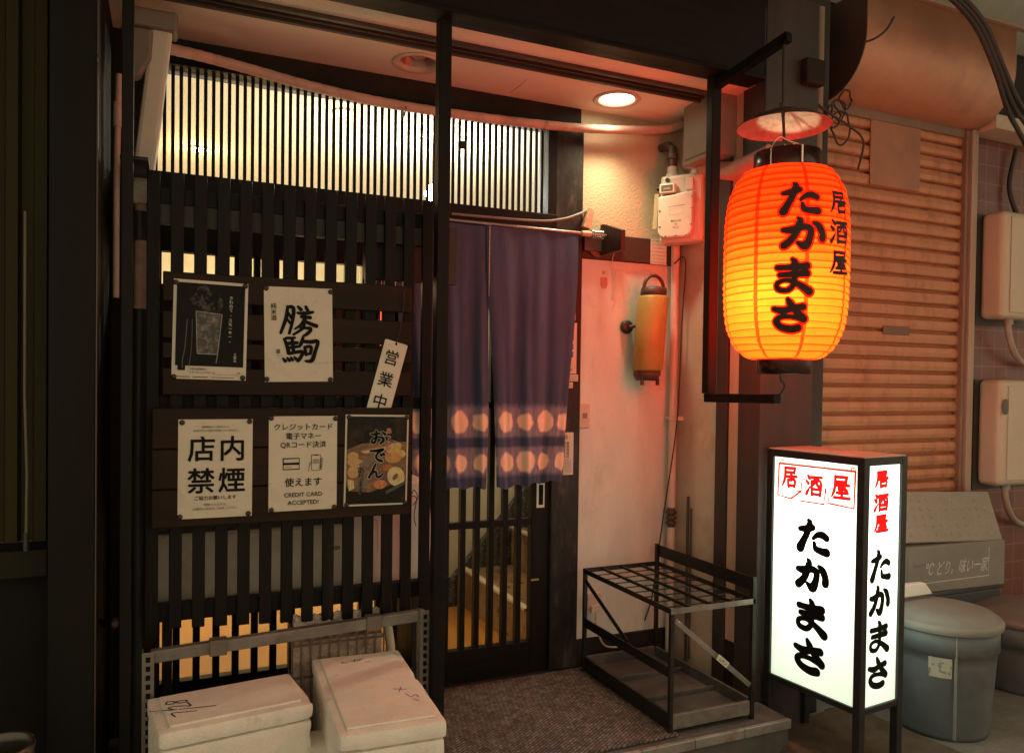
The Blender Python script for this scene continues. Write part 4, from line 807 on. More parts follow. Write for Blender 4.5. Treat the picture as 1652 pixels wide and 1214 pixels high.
# ================================================================ lit box sign
cs_, sn_ = .0, .0
Mb = Vector((2.203, -1.043, 0)); Ld = Vector((-.046, .430, 0)).normalized()
phi = atan2(Ld.y, Ld.x)-pi/2      # local y runs along the long face, local x across the narrow one
sg = thing('box_sign', 'lit white box sign with black brush lettering on black legs', 'sign', Mb, None, phi)
ZB, ZT, LN, SN = .105, 1.008, .432, .243; tk = .030
fm_ = M('sign_frame', (.025, .025, .026), .4, .3, var=.3, vs=20, bump=.05)
for x, y, zb in ((0, 0, -.118), (SN-tk, 0, -.118), (0, LN-tk, -.118), (SN-tk, LN-tk, -.118)):
    b = MB(); b.box(x, x+tk, y, y+tk, zb, ZT, fm_); b.build('leg', sg, .002, local=True)
b = MB()
for z0, z1 in ((ZB, ZB+.022), (ZT-.028, ZT-.001)):
    b = MB(); b.box(.001, tk-.003, tk, LN-tk, z0, z1, fm_); b.box(SN-tk+.003, SN-.001, tk, LN-tk, z0, z1, fm_); b.box(tk, SN-tk, .001, tk-.003, z0, z1, fm_); b.box(tk, SN-tk, LN-tk+.003, LN-.001, z0, z1, fm_); b.build('rail', sg, .002, local=True)
b = MB(); b.box(.004, SN-.004, .004, LN-.004, ZT-.0005, ZT+.004, M('sign_top', (.5, .47, .40), .5, var=.2)); b.build('top_plate', sg, .001, local=True)
b = MB(); b.box(.012, SN-.012, .012, LN-.012, ZB+.0005, ZB+.004, fm_); b.build('base_plate', sg, local=True)
signred = Mpaperlamp('sign_red_film', (.05, .002, .001), (.45, .012, .010), (.85, .012, .010), .62, .3); signink = ink
acr = Mpaperlamp('sign_acrylic', (.80, .86, .74), (.75, .76, .68), (.86, .95, .74), .42, .78, (.86, 1.03, 7.0))
zc0, zc1 = ZB+.022, ZT-.028
def panel(nm, vs):
    b = MB(); b.add(vs, [(0, 1, 2, 3)], acr); return b.build(nm, sg, local=True)
pf_ = panel('long_panel', [(.011, LN-tk, zc0), (.011, tk, zc0), (.011, tk, zc1), (.011, LN-tk, zc1)])
ps_ = panel('narrow_panel', [(tk, .011, zc0), (SN-tk, .011, zc0), (SN-tk, .011, zc1), (tk, .011, zc1)])
panel('long_panel', [(SN-.011, LN-tk, zc0), (SN-.011, tk, zc0), (SN-.011, tk, zc1), (SN-.011, LN-tk, zc1)])
panel('narrow_panel', [(tk, LN-.011, zc0), (SN-tk, LN-.011, zc0), (SN-tk, LN-.011, zc1), (tk, LN-.011, zc1)])
PW, PH = LN-2*tk, zc1-zc0
for par, fr, wid, long_ in ((pf_, lambda x, y, off=0: Vector((.0102-off, LN-tk-x*PW, zc1-y*PH)), PW, True), (ps_, lambda x, y, off=0: Vector((tk+x*(SN-2*tk), .0102-off, zc1-y*PH)), SN-2*tk, False)):
    b = MB(); hh = PH/wid
    F2 = lambda x, y, off=0, fr=fr, hh=hh: fr(x, -y/hh, off)   # square units of the panel width
    if long_:
        for k, x, y, s in (('i', .10, .035, .20), ('sake', .405, .06, .19), ('ya', .70, .045, .21)): brush(b, k, x, -y*hh, s, s*1.13, .034, F2, .0008, signred, 4)
        zt, zb2 = .030, .175
        ln_ = lambda pts, w=.021: b.line([(p[0], -p[1]*hh) for p in pts], w, F2, .0008, signred, 0)
        ln_([(.06, zt), (.965, zt-.004)]); ln_([(.06, zt), (.05, zb2), (.22, zb2+.008), (.28, zb2-.012), (.345, zb2-.035)]); ln_([(.345, zb2-.07), (.345, zb2+.01), (.62, zb2+.008), (.635, zb2-.06)])
        ln_([(.635, zb2-.06), (.675, zb2-.005), (.70, zb2-.012), (.66, zb2-.02)], .012); ln_([(.675, zb2), (.955, zb2+.005), (.965, zt)]); ln_([(.22, zb2+.008), (.25, zb2-.025), (.345, zb2-.035)], .012)
        for x in (.08, .32, .62, .92): ln_([(x, zt), (x, zt-.017), (x+.04, zt-.017), (x+.04, zt)], .012)
        for k, x, y, w, h in (('ta', .31, .262, .37, .138), ('ka', .31, .437, .37, .138), ('ma', .31, .612, .36, .140), ('sa', .30, .790, .37, .138)): brush(b, k, x, -y*hh, w, h*hh, .070, F2, .0008, signink, 7)
    else:
        for k, y in (('i', .022), ('sake', .118), ('ya', .205)): brush(b, k, .22, -y*hh, .42, .072*hh, .07, F2, .0008, signred, 4)
        for k, y, h in (('ta', .355, .125), ('ka', .505, .128), ('ma', .655, .125), ('sa', .805, .125)): brush(b, k, .14, -y*hh, .60, h*hh, .108, F2, .0008, signink, 7)
    b.build('lettering', par, local=True)
bt = MB()
for x in (SN/2,): bt.tube([(x, LN/2, .36), (x, LN/2, .96)], .013, Mglass('tube_glass', (1, 1, 1)), 12)
bt.build('fluorescent_tube', sg, local=True)
for z in (.54, .66, .78, .90):
    o = lamp('sign_tube_light', 'POINT', (SN/2, LN/2, z), 1.5, (.94, 1, .92), None, shadow_soft_size=.05); o.parent = sg
wb = MB(); Rm = Matrix.Translation(Mb) @ Matrix.Rotation(phi, 4, 'Z')
wb.box(-.06, SN+.3, -.06, LN+.015, -.1495, -.119, M('base_board', (.12, .085, .06), .75, var=.4, vs=20, bump=.3), Rm)
tag(wb.build('wooden_board', None, .004), 'worn wooden board on the ground under the lit box sign', 'board')
# ================================================================ umbrella rack
ur = thing('umbrella_rack', 'black steel umbrella rack with a grid top and a drip tray on the mat edge', 'umbrella rack', (1.83, -.4, .01))
A0, A1, B0, B1 = 1.636, 2.020, -.722, -.075     # x range, y range
zt = P(1085, 982, Y=B0).z; zr = P(1205, 925, X=A1).z
def legb(x, y, z0, z1, w=.016): 
    b = MB(); b.box(x-w/2, x+w/2, y-w/2, y+w/2, z0, z1, darksteel); return b.build('leg', ur, .0015)
legb(A0+.008, B0+.008, .0005, zt-.021); legb(A0+.008, B1-.008, .0125, zt-.021); legb(A1-.008, B0+.008, .0005, zr); legb(A1-.008, B1-.008, .0125, zr)
b = MB(); b.box(A0, A1, B0, B0+.004, zt-.020, zt, M('worn_steel', (.24, .22, .19), .4, .6, var=.3, vs=20)); b.box(A0, A1, B1-.004, B1, zt-.020, zt, darksteel); b.box(A0, A0+.004, B0+.0042, B1-.0042, zt-.020, zt, darksteel); b.box(A1-.004, A1, B0+.0042, B1-.0042, zt-.020, zt, darksteel); b.build('top_frame', ur, .001)
b = MB()
for k in range(1, 4): x = A0+(A1-A0)*k/4; b.box(x-.004, x+.004, B0+.0045, B1-.0045, zt-.014, zt-.004, darksteel)
for k in range(1, 9): y = B0+(B1-B0)*k/9; b.box(A0+.0045, A1-.0045, y-.0025, y+.0025, zt-.018, zt-.0145, darksteel)
b.build('grid', ur)
b = MB(); b.box(A1-.006, A1-.002, B0+.017, B1-.017, zr-.055, zr-.004, blacksteel); b.build('backrest', ur, .001)
za, zb = P(942, 997, Y=B1).z, P(1079, 1077, Y=B0).z
b = MB(); b.bar((A0+.004, B1-.017, za-.012), (A0+.004, B0+.017, za-.012), .006, .038, blacksteel)
b.build('side_rail', ur, .001)
b = MB(); b.bar((A0+.004, B1-.02, zt-.05), (A0+.004, (B0+B1)/2-.03, za+.012), .004, .020, blacksteel); b.build('brace', ur, .001)
b = MB(); b.bar((A0+.02, B0+.004, zt-.045), (A1-.02, B0+.004, .13), .004, .019, M('worn_steel', (.24, .22, .19)), (0, 0, 1)); br = b.build('brace', ur, .001)
pA = Vector((A0+.02, B0+.004, zt-.045)); pB = Vector((A1-.02, B0+.004, .13)); dd = (pB-pA).normalized(); m_ = pA.lerp(pB, .60)
f = plane_frame(m_+Vector((0, -.0125, 0)), dd, Vector((0, -1, 0)).cross(dd)); 
b = MB(); b.bar(m_-dd*.03+Vector((0, -.0105, 0)), m_+dd*.03+Vector((0, -.0105, 0)), .022, .003, paper, (0, -1, 0)) 
lbm = b.build('price_label', br); b = MB(); text(b, 'ムサシ', 0, -.006, .015, plane_frame(m_+Vector((0, -.0125, 0)), dd, dd.cross(Vector((0, 1, 0)))*1), 0.0, ink, .02); b.build('print', lbm)
b = MB(); b.lathe([(0, .003), (.005, .003), (.006, 0)], pA+Vector((.006, -.011, -.003)), galv, 12, (0, -1, 0)); b.build('bolt', ur)
trm2 = M('tray_grey', (.055, .055, .052), .6, var=.35, vs=10, bump=.15, col2=(.10, .095, .085), c2=(.5, .7), c2s=8)
b = MB(); zt0 = .03; b.box(A0+.018, A1-.018, B0+.02, B1-.02, zt0, zt0+.004, trm2); b.box(A0+.004, A0+.0175, B0+.017, B1-.017, zt0-.012, zt0+.046, blacksteel); b.box(A1-.0175, A1-.004, B0+.017, B1-.017, zt0-.012, zt0+.046, trm2); b.box(A0+.018, A1-.018, B0+.004, B0+.0195, zt0-.012, zt0+.040, M('worn_steel', (.24, .22, .19))); b.box(A0+.018, A1-.018, B1-.0195, B1-.004, zt0-.012, zt0+.046, trm2)
for k in (1, 2): y = B0+(B1-B0)*k/3; b.box(A0+.018, A1-.018, y-.004, y+.004, zt0+.0042, zt0+.022, trm2)
b.build('tray', ur, .0015)

# ================================================================ slatted screen, boards, posters
sc = thing('slatted_screen', 'black wooden screen of upright slats standing before the barred window', 'screen', (.38, -.44, .45))
b = MB()
for k in range(14):
    x = -.067+k*.0656; b.box(x, x+.0365, -.450, -.430, .50-.004*k if k else .30, 1.872, blackwood)
b.build('slats', sc, .002)
b = MB(); b.box(-.06, .905, -.428, -.395, .512, .566, blackwood_h); b.build('rail', sc, .002)
b = MB(); b.box(-.06, .842, -.428, -.395, 1.78, 1.83, blackwood_h); b.build('rail', sc, .002)
b = MB(); b.box(-.06, .842, -.428, -.395, 1.16, 1.20, blackwood_h); b.build('rail', sc, .002)
b = MB(); b.box(-.055, .80, -.428, -.40, 1.72, 1.779, M('back_boards', (.02, .018, .016), .6)); b.box(.60, .93, -.39, -.36, 1.60, 1.80, M('back_boards', (.02, .018, .016))); b.build('backing', sc)
bd1 = thing('poster_board', 'dark brown plank board carrying the upper two notices', 'notice board', (.36, -.47, 1.2), 'plank boards on the slatted screen')
for z0, z1 in ((1.485, 1.573), (1.375, 1.455), (1.315, 1.362), (1.205, 1.285)):
    box1('plank', (-.022, .742, -.471, -.4505, z0, z1), brownwood, bd1, .003)
bd2 = thing('poster_board', 'dark brown plank board carrying the lower three notices', 'notice board', (.36, -.47, .81), 'plank boards on the slatted screen')
for z0, z1 in ((1.045, 1.166), (.925, 1.0425), (.810, .9225)):
    box1('plank', (-.05, .740, -.4915, -.4775, z0, z1), brownwood, bd2, .004)
for x in (.0, .36, .70): box1('batten', (x, x+.03, -.4774, -.4505, .83, 1.10), brownwood, bd2, .002)

def poster(corn, label, name='notice', back=None, Yp=-.474):
    c = [P(x, y, Y=Yp) for x, y in corn]      # tl, tr, br, bl
    o = (c[0]+c[1]+c[2]+c[3])/4; u = ((c[1]-c[0])+(c[2]-c[3])).normalized(); v = Vector((0, -1, 0)).cross(u)*-1; v = u.cross(Vector((0, 1, 0)))*-1
    if v.z < 0: v = -v
    w, h = .211, .298
    t = thing(name, label, 'notice', (o.x, Yp, o.z-h/2), 'paper notices on the plank boards')
    f = plane_frame((o.x, Yp-.0005, o.z), u, v)
    b = MB(); n = 12; vs = []; fs = []
    rnd = random.Random(label)
    k1, k2, k3 = (rnd.uniform(0, 6) for _ in range(3))
    for j in range(n+1):
        for i in range(n+1):
            x = (i/n-.5)*w; y = (j/n-.5)*h; vs.append(f(x, y, -.0015))
    for j in range(n):
        for i in range(n): fs.append((j*(n+1)+i, j*(n+1)+i+1, (j+1)*(n+1)+i+1, (j+1)*(n+1)+i))
    b.add(vs, fs, back or paper, True); b.build('sheet', t)
    for x, y in ((-w/2+.008, h/2-.008), (w/2-.008, h/2-.008), (w/2-.008, -h/2+.008), (-w/2+.008, -h/2+.008)):
        b = MB(); b.lathe([(0, .006), (.005, .0055), (.0075, .003), (.008, 0)], f(x+rnd.uniform(-.003, .003), y+rnd.uniform(-.003, .003), .0), pin, 14, (0, -1, 0)); b.build('pin', t)
    return t, f, w, h
# 1 drink poster
t, f, w, h = poster(((280, 449), (402, 459), (397, 613), (275, 610)), 'black drink poster with a tall iced glass, on the upper board')
bk = M('poster_black', (.008, .0075, .0075), .4, spec=.12, var=.2, vs=8, bump=0)
b = MB(); b.rect(-w/2+.009, -h/2+.040, w/2-.009, h/2-.009, f, .0003, bk); b.rect(-w/2+.016, -h/2+.026, -w/2+.037, -h/2+.040, f, .0003, bk); b.build('picture', t)
smk = M('poster_smoke', (.008, .0075, .0075), .4, spec=.12, var=.2, vs=10, bump=0, col2=(.20, .18, .16), c2=(.48, .72), c2s=26)
gls = M('poster_glass', (.035, .033, .03), .35, var=.3, vs=30, bump=0, col2=(.34, .31, .27), c2=(.48, .78), c2s=48)
b = MB(); b.face([(-.012+.046*cos(k*pi/12)*(1.0+.12*sin(3*k)), .082+.040*sin(k*pi/12)*(1+.1*cos(2*k))) for k in range(24)], f, .0005, smk); b.face([(-.016+.026*cos(k*pi/10), .118+.016*sin(k*pi/10)) for k in range(20)], f, .0006, smk)
b.face([(-.042, .056), (.032, .050), (.022, -.072), (-.036, -.072)], f, .0007, gls)
edge = M('poster_edge', (.32, .30, .27), .4, bump=0)
for pts in ([(-.042, .056), (-.036, -.072)], [(.032, .050), (.022, -.072), (.018, -.098)], [(-.036, -.072), (.022, -.072)], [(-.042, .056), (.032, .050)]): b.line(pts, .0018, f, .0008, edge, 0)
b.line([(-.076, -.116), (-.076, -.09), (-.070, -.05), (-.066, .03)], .0022, f, .0005, M('poster_dim', (.09, .085, .08), .4), 4); b.line([(-.052, .03), (-.052, -.05), (-.058, -.11)], .0015, f, .0005, M('poster_dim', (.09, .085, .08)), 4)
b.build('drawing', t)
b = MB(); wt = M('white_print', (.62, .58, .5), .5, bump=0)
vtext(b, 'きわめて、', .057, .108, .0125, f, .0006, wt); vtext(b, 'スモーキー。', .056, .040, .0125, f, .0006, wt)
vtext(b, '三郎丸', .072, -.066, .0095, f, .0006, wt, .01)
text(b, '三郎丸蒸留所の', -.058, -.121, .0075, f, .0004, inkgrey, .01, 'l'); text(b, 'スモーキーハイボール', -.058, -.131, .0075, f, .0004, inkgrey, .01, 'l')
b.line([(.01, -.133), (.082, -.134)], .0008, f, .0004, inkgrey, 0); text(b, '円', .084, -.132, .010, f, .0004, inkgrey)
for x0, x1 in ((-.094, -.055), (-.047, -.005), (.006, .07)): b.line([(x0, -.142), (x1, -.142)], .0018, f, .0004, ink if x1 < 0 else inkgrey, 0)
b.build('lettering', t)
# 2 sake
t, f, w, h = poster(((425, 461), (537, 466), (538, 615), (426, 616)), 'cream sake poster with two large brush-written characters')
b = MB()
brush(b, 'kachi', -.056, .090, .108, .088, .0100, f, .0004, ink, 4); brush(b, 'koma', -.050, -.010, .108, .078, .0100, f, .0004, ink, 4)
vtext(b, '純米酒', -.077, .098, .0185, f, .0004, ink, .01); b.rect(-.070, -.060, -.059, -.047, f, .0004, inkgrey); b.line([(-.071, -.066), (-.052, -.067)], .0012, f, .0004, inkgrey, 0); b.line([(.045, -.090), (.092, -.090)], .001, f, .0004, M('faint_ink', (.35, .32, .26), .6), 0)
b.build('lettering', t)
# 3 no smoking
t, f, w, h = poster(((287, 676), (409, 675), (406, 832), (286, 838)), 'white no-smoking notice with four huge black characters', Yp=-.4945)
b = MB()
text(b, '店', -.041, .030, .080, f, .0004, ink, .022); text(b, '内', .047, .030, .080, f, .0004, ink, .022); text(b, '禁', -.041, -.066, .080, f, .0004, ink, .022); text(b, '煙', .046, -.066, .080, f, .0004, ink, .022)
text(b, 'ご協力お願いします', 0, -.093, .0135, f, .0004, ink, .015)
text(b, '健康増進法の一部改正により、', 0, .124, .0062, f, .0004, inkgrey, .01); text(b, '2020年4月から店舗内は禁煙とさせて頂きます。', 0, .113, .0062, f, .0004, inkgrey, .01)
text(b, '喫煙される方は、', 0, -.112, .009, f, .0004, inkgrey); text(b, '店舗外の灰皿をご利用ください。', 0, -.124, .009, f, .0004, inkgrey)
b.build('lettering', t)
# 4 card payment
t, f, w, h = poster(((433, 672), (545, 670), (543, 820), (433, 825)), 'white card-payment notice with a card icon and a hand holding a phone', Yp=-.4945)
b = MB()
text(b, 'クレジットカード', 0, .107, .0222, f, .0004, ink, .012, width=.180); text(b, '電子マネー', 0, .078, .0222, f, .0004, ink, .012); text(b, 'QRコード決済', 0, .051, .0222, f, .0004, ink, .012)
text(b, '使えます', 0, -.070, .029, f, .0004, ink, .016); text(b, 'CREDIT CARD', 0, -.105, .0185, f, .0004, ink, .014); text(b, 'ACCEPTED!', 0, -.130, .0185, f, .0004, ink, .014)
b.build('lettering', t)
b = MB(); b.line([(-.062, .016), (-.013, .016), (-.013, -.018), (-.062, -.018), (-.062, .016)], .0035, f, .0004, ink, 0); b.rect(-.062, -.004, -.013, .003, f, .0005, ink); b.line([(-.055, -.011), (-.047, -.011)], .0015, f, .0005, ink, 0); b.line([(-.044, -.011), (-.038, -.011)], .0015, f, .0005, ink, 0)
b.line([(.026, .026), (.052, .026), (.054, .024), (.054, -.020), (.051, -.024), (.028, -.024), (.025, -.021), (.025, .024), (.026, .026)], .0016, f, .0004, ink, 0); b.rect(.033, .0235, .046, .0255, f, .0005, ink)
for k, y in enumerate((.012, .001, -.008, -.016)): b.line([(.054, y-.004), (.052-.001*k, y), (.055, y+.004), (.060-.001*k, y+.002), (.058-.001*k, y-.005), (.054, y-.004)], .0014, f, .0006, ink, 3)
b.line([(.025, .004), (.019, -.004), (.016, -.026)], .0015, f, .0005, ink, 3); b.rect(.030, -.002, .049, .012, f, .0004, M('icon_grey', (.30, .28, .24), .6, var=.3, vs=90, bump=0))
b.build('icon', t)
# 5 hot-pot
t, f, w, h = poster(((557, 668), (660, 670), (657, 812), (554, 817)), 'colour hot-pot food poster with a white border', Yp=-.4945)
def blob(b, cx, cy, rx, ry, o, m, rot=0, n=28):
    c, s = cos(rot), sin(rot); b.face([(cx+rx*cos(a)*c-ry*sin(a)*s, cy+rx*cos(a)*s+ry*sin(a)*c) for a in [2*pi*k/n for k in range(n)]], f, o, m)
pk_ = dict(bump=0, rough=.3)
b = MB(); hx, hy = w/2-.006, h/2-.006
b.rect(-hx, -hy, hx, hy, f, .0003, M('pot_dark', (.014, .011, .010), .3, spec=.15, var=.3, vs=14, bump=0, col2=(.07, .045, .03), c2=(.5, .75), c2s=9))
def clip(pts): return [(max(-hx, min(hx, x)), max(-hy, min(hy, y))) for x, y in pts]
broth = M('broth', (.16, .075, .025), .2, var=.3, vs=30, bump=0, col2=(.30, .17, .06), c2=(.5, .7), c2s=30)
b.face(clip([(-hx, .035), (-.05, .055), (.03, .06), (.10, .06), (.12, -.04), (.07, -.075), (-.02, -.105), (-.085, -.10), (-.12, -.08)]), f, .0005, broth)
eggm = M('egg', (.50, .30, .12), .25, var=.15, vs=30, bump=0); dai = M('daikon', (.55, .42, .20), .25, var=.15, vs=40, bump=0); kon = M('konnyaku', (.16, .12, .085), .3, var=.25, vs=60, bump=0); chk = M('chikuwa', (.62, .50, .26), .3, var=.12, vs=50, bump=0, col2=(.5, .3, .1), c2=(.5, .7), c2s=30); crl = M('yellow_roll', (.58, .38, .10), .3, var=.3, vs=60, bump=0); sau = M('red_sausage', (.38, .10, .04), .3, var=.3, vs=50, bump=0)
blob(b, -.079, .012, .018, .016, .0007, eggm); blob(b, -.070, -.008, .028, .015, .0008, eggm, -.2); blob(b, -.078, -.038, .018, .020, .0009, eggm)
b.face([(-.055, .03), (.03, .045), (.045, .035), (-.04, .022)], f, .0007, dai); b.face([(-.05, .035), (.01, .05), (.02, .046), (-.045, .03)], f, .0008, sau)
b.face([(-.06, -.012), (-.02, .015), (.0, .005), (-.03, -.022), (-.055, -.022)], f, .0010, kon); b.face([(-.05, -.055), (-.03, -.03), (-.015, -.045), (-.03, -.07)], f, .0011, kon); b.face([(-.07, -.075), (-.035, -.062), (-.02, -.082), (-.05, -.10)], f, .0010, kon)
b.face([(-.095, -.06), (-.075, -.065), (-.072, -.09), (-.09, -.10)], f, .0010, dai)
blob(b, .055, .040, .028, .016, .0008, crl, .3); blob(b, .075, .020, .022, .015, .0009, crl); blob(b, .055, .008, .028, .018, .0010, M('curls', (.52, .25, .07), .3, var=.4, vs=80, bump=0)); blob(b, .04, -.03, .022, .014, .0010, sau, -.4); blob(b, .03, -.055, .03, .02, .0011, M('dark_roll', (.12, .05, .04), .3, bump=0)); blob(b, .012, -.080, .022, .015, .0012, M('shrimp', (.52, .18, .06), .3, var=.4, vs=70, bump=0))
blob(b, .066, -.055, .029, .033, .0012, chk, .5); blob(b, .063, -.056, .007, .013, .0014, M('hole', (.14, .075, .03), .5, bump=0), -.6)
b.line([(.045, .066), (.07, .058), (.094, .044)], .002, f, .0006, M('pot_rim', (.35, .28, .2), .3), 4); b.face([(.03, -.103), (.098, -.07), (.099, -.08), (.035, -.113)], f, .0013, M('pot_edge', (.06, .055, .05), .25, bump=0))
b.build('picture', t)
b = MB(); ol = M('pale_outline', (.55, .50, .42), .5, bump=0)
for k, x, y, s in (('o', -.024, .098, .052), ('de', -.026, .040, .052), ('n', -.028, -.012, .052)):
    brush(b, k, x, y, s, s*.88, .0115, f, .0017, ol, 5); brush(b, k, x, y, s, s*.88, .0080, f, .0027, ink, 5)
vtext(b, 'あります', -.052, -.018, .0255, f, .0017, ol, .045, .88); vtext(b, 'あります', -.052, -.018, .0255, f, .0024, ink, .024, .88)
vtext(b, 'あったかい', .038, .107, .0205, f, .0017, ol, .06, .95); vtext(b, 'あったかい', .038, .107, .0205, f, .0024, M('pink_print', (.50, .08, .06), .5, bump=0), .015, .95)
b.build('lettering', t)
# tilted open plaque
pq = thing('open_plaque', 'white upright plaque hanging tilted on a string over the upper boards', 'plaque', (.66, -.46, 1.1))
u = (P(658, 557, Y=-.4755)-P(622, 546, Y=-.4755)).normalized(); v = Vector((0, -1, 0)).cross(u); v = v if v.z > 0 else -v
o = (P(658, 557, Y=-.4755)+P(622, 546, Y=-.4755))/2
f = plane_frame(o+Vector((0, -.0008, 0)), u, v)
b = MB(); b.prism([(-.040, -.27), (.040, -.27), (.040, -.003), (.036, .0), (-.036, .0), (-.040, -.003)], f(0, 0, -.0005), u, v, Vector((0, .0032, 0)), M('plaque_white', (.68, .64, .54), .4, var=.08, bump=.1, col2=(.4, .36, .3), c2=(.62, .75), c2s=9)); b.build('board', pq, .001)
b = MB(); 
for k, c in enumerate('営業中'): text(b, c, -.003, -.075-k*.075, .052, f, .0006, ink, .014, sx=1.0)
b.build('lettering', pq)
b = MB(); b.tube([f(.0, -.005, 0), f(.0, .03, .004), P(651, 500, Y=-.4735), P(652, 470, Y=-.4735)], .0012, wire, 6); b.build('string', pq)
b = MB(); b.lathe([(0, .001), (.004, .001), (.004, .0)], f(.0, -.007, .0002), ink, 10, (0, -1, 0)); b.build('hole', pq)
b = MB(); b.tube([P(663, 800, Y=-.493), P(672, 803, Y=-.495), P(668, 830, Y=-.495), P(671, 848, Y=-.495)], .0016, wire, 6, res=6); b.tube([P(663, 800, Y=-.493), P(668, 790, Y=-.493), P(674, 802, Y=-.497), P(666, 815, Y=-.497)], .0016, wire, 6, res=6)
tag(b.build('string'), 'loose black string tied at the corner of the lower plank board', 'string')

# ================================================================ air conditioner, white unit behind the screen
ac = thing('outdoor_unit', 'grey-beige air conditioner outdoor unit half hidden behind the slatted screen', 'air conditioner', (.4, -.23, -.15))
acm = M('unit_beige', (.66, .58, .48), .5, var=.15, vs=6, bump=.05, col2=(.5, .43, .35), c2=(.55, .75), c2s=4)
b = MB(); b.box(-.055, .565, -.345, -.09, .545, .765, acm); b.build('casing', ac, .012)
b = MB(); b.box(.567, .852, -.350, -.09, .545, .90, M('unit_white', (.82, .76, .68), .4, var=.06, vs=6, bump=.03)); sp2 = b.build('service_panel', ac, .008)
b = MB(); f = plane_frame((.71, -.3505, .72), (1, 0, 0), (0, 0, 1)); f5 = M('panel_line', (.40, .33, .27), .5)
b.line([(.05+.018*cos(k*pi/10), .0+.03*sin(k*pi/10)) for k in range(21)], .0018, f, 0, f5, 0, False); b.line([(-.08, .03), (-.05, .05), (-.045, -.06)], .0018, f, 0, f5, 4); b.build('handle', sp2)
b = MB(); b.rect(.035, .10, .072, .165, f, .0004, paper)
for k in range(8): b.line([(.038, .158-k*.007), (.069-.004*(k % 3), .158-k*.007)], .0022, f, .0008, inkgrey, 0)
b.rect(.05, .115, .068, .128, f, .0008, inkgrey); b.build('label', sp2)
b = MB(); a = P(543, 883, Y=-.346); b.face([(.013*cos(k*pi/10), .008*sin(k*pi/10)) for k in range(20)], plane_frame(a, (1, 0, 0), (0, 0, 1)), .0005, M('badge', (.25, .2, .17), .4)); b.build('badge', ac)
b = MB(); b.tube([P(690, 800, Y=-.37), P(692, 860, Y=-.37), P(688, 935, Y=-.37)], .007, beige); b.build('drain_tube', ac)
for x in (-.02, .80): box1('stand', (x, x+.03, -.32, -.12, -.15, .5445), blacksteel, ac)
b = MB(); b.box(-.05, .56, -.35, -.1, .7655, .80, M('cover_dark', (.05, .045, .04), .6)); b.build('cover', ac, .01)
pp = MB(); pp.tube([P(622, 985, Y=-.37)+Vector((0, 0, .06)), P(622, 985, Y=-.37), P(630, 1040, Y=-.37), (P(632, 1060, Y=-.37).x, -.37, -.15)], .016, beige, 12); tag(pp.build('drain_pipe'), 'pale drain pipe dropping to the ground behind the steel frame', 'pipe')
pp = MB(); a = P(612, 440, Y=-.25); pp.tube([(a.x, -.25, 1.80), (a.x, -.25, 1.38)], .012, M('chrome', (.45, .42, .36), .2, .9), 14); pp.box(a.x-.022, a.x+.022, -.265, -.235, 1.64, 1.70, darksteel); tag(pp.build('metal_pipe'), 'shiny upright metal pipe glimpsed through the gap over the boards', 'pipe')
pp = MB(); pp.tube([P(266, 309, Y=-.075), P(400, 322, Y=-.075), P(530, 340, Y=-.075), P(618, 350, Y=-.075)], .010, hosemat, 10); tag(pp.build('conduit'), 'thin pinkish conduit under the transom frame above the slatted screen', 'conduit')
# slim duct + pipe at the far side
du = thing('pipe_duct', 'pinkish plastic pipe cover leaning down from the ceiling beside the slim post', 'pipe cover', (-.05, -.3, 1.0))
b = MB(); tp, bt_ = P(262, 42, Y=-.3), P(229, 305, Y=-.3)
b.bar(tp, bt_, .062, .055, beige, (0, -1, 0)); b.build('cover', du, .012)
b = MB(); b.bar(bt_+Vector((0, 0, .01)), bt_-Vector((0, 0, .05)), .058, .05, beige, (0, -1, 0)); b.tube([bt_-Vector((0, 0, .03)), (bt_.x-.002, -.3, 1.62), (bt_.x-.004, -.3, 1.47)], .019, hosemat); b.tube([(bt_.x-.004, -.3, 1.47), (bt_.x-.006, -.3, 1.0), (bt_.x-.006, -.3, -.15)], .020, wire); b.build('pipe', du, .004)  # lower run of the pipe coloured dark in place of shade
b = MB(); a = P(226, 365, Y=-.3); b.tube([(a.x, -.3, a.z+.045), (a.x, -.3, a.z-.045)], .024, wire); b.build('tape', du)
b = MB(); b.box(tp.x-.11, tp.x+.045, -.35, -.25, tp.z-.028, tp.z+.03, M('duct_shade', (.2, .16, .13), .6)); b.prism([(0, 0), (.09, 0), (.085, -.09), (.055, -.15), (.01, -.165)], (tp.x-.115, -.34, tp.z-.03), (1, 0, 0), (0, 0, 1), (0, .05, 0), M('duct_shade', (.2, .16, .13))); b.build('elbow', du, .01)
b = MB(); b.tube([P(192, 120, Y=-.4), P(190, 200, Y=-.4), P(188, 300, Y=-.4), P(187, 480, Y=-.4)], .009, hosemat); b.tube([P(190, 165, Y=-.4), P(190, 205, Y=-.4)], .013, hosemat); tag(b.build('thin_pipe'), 'thin pinkish pipe in the dark gap next to the wide column', 'pipe')

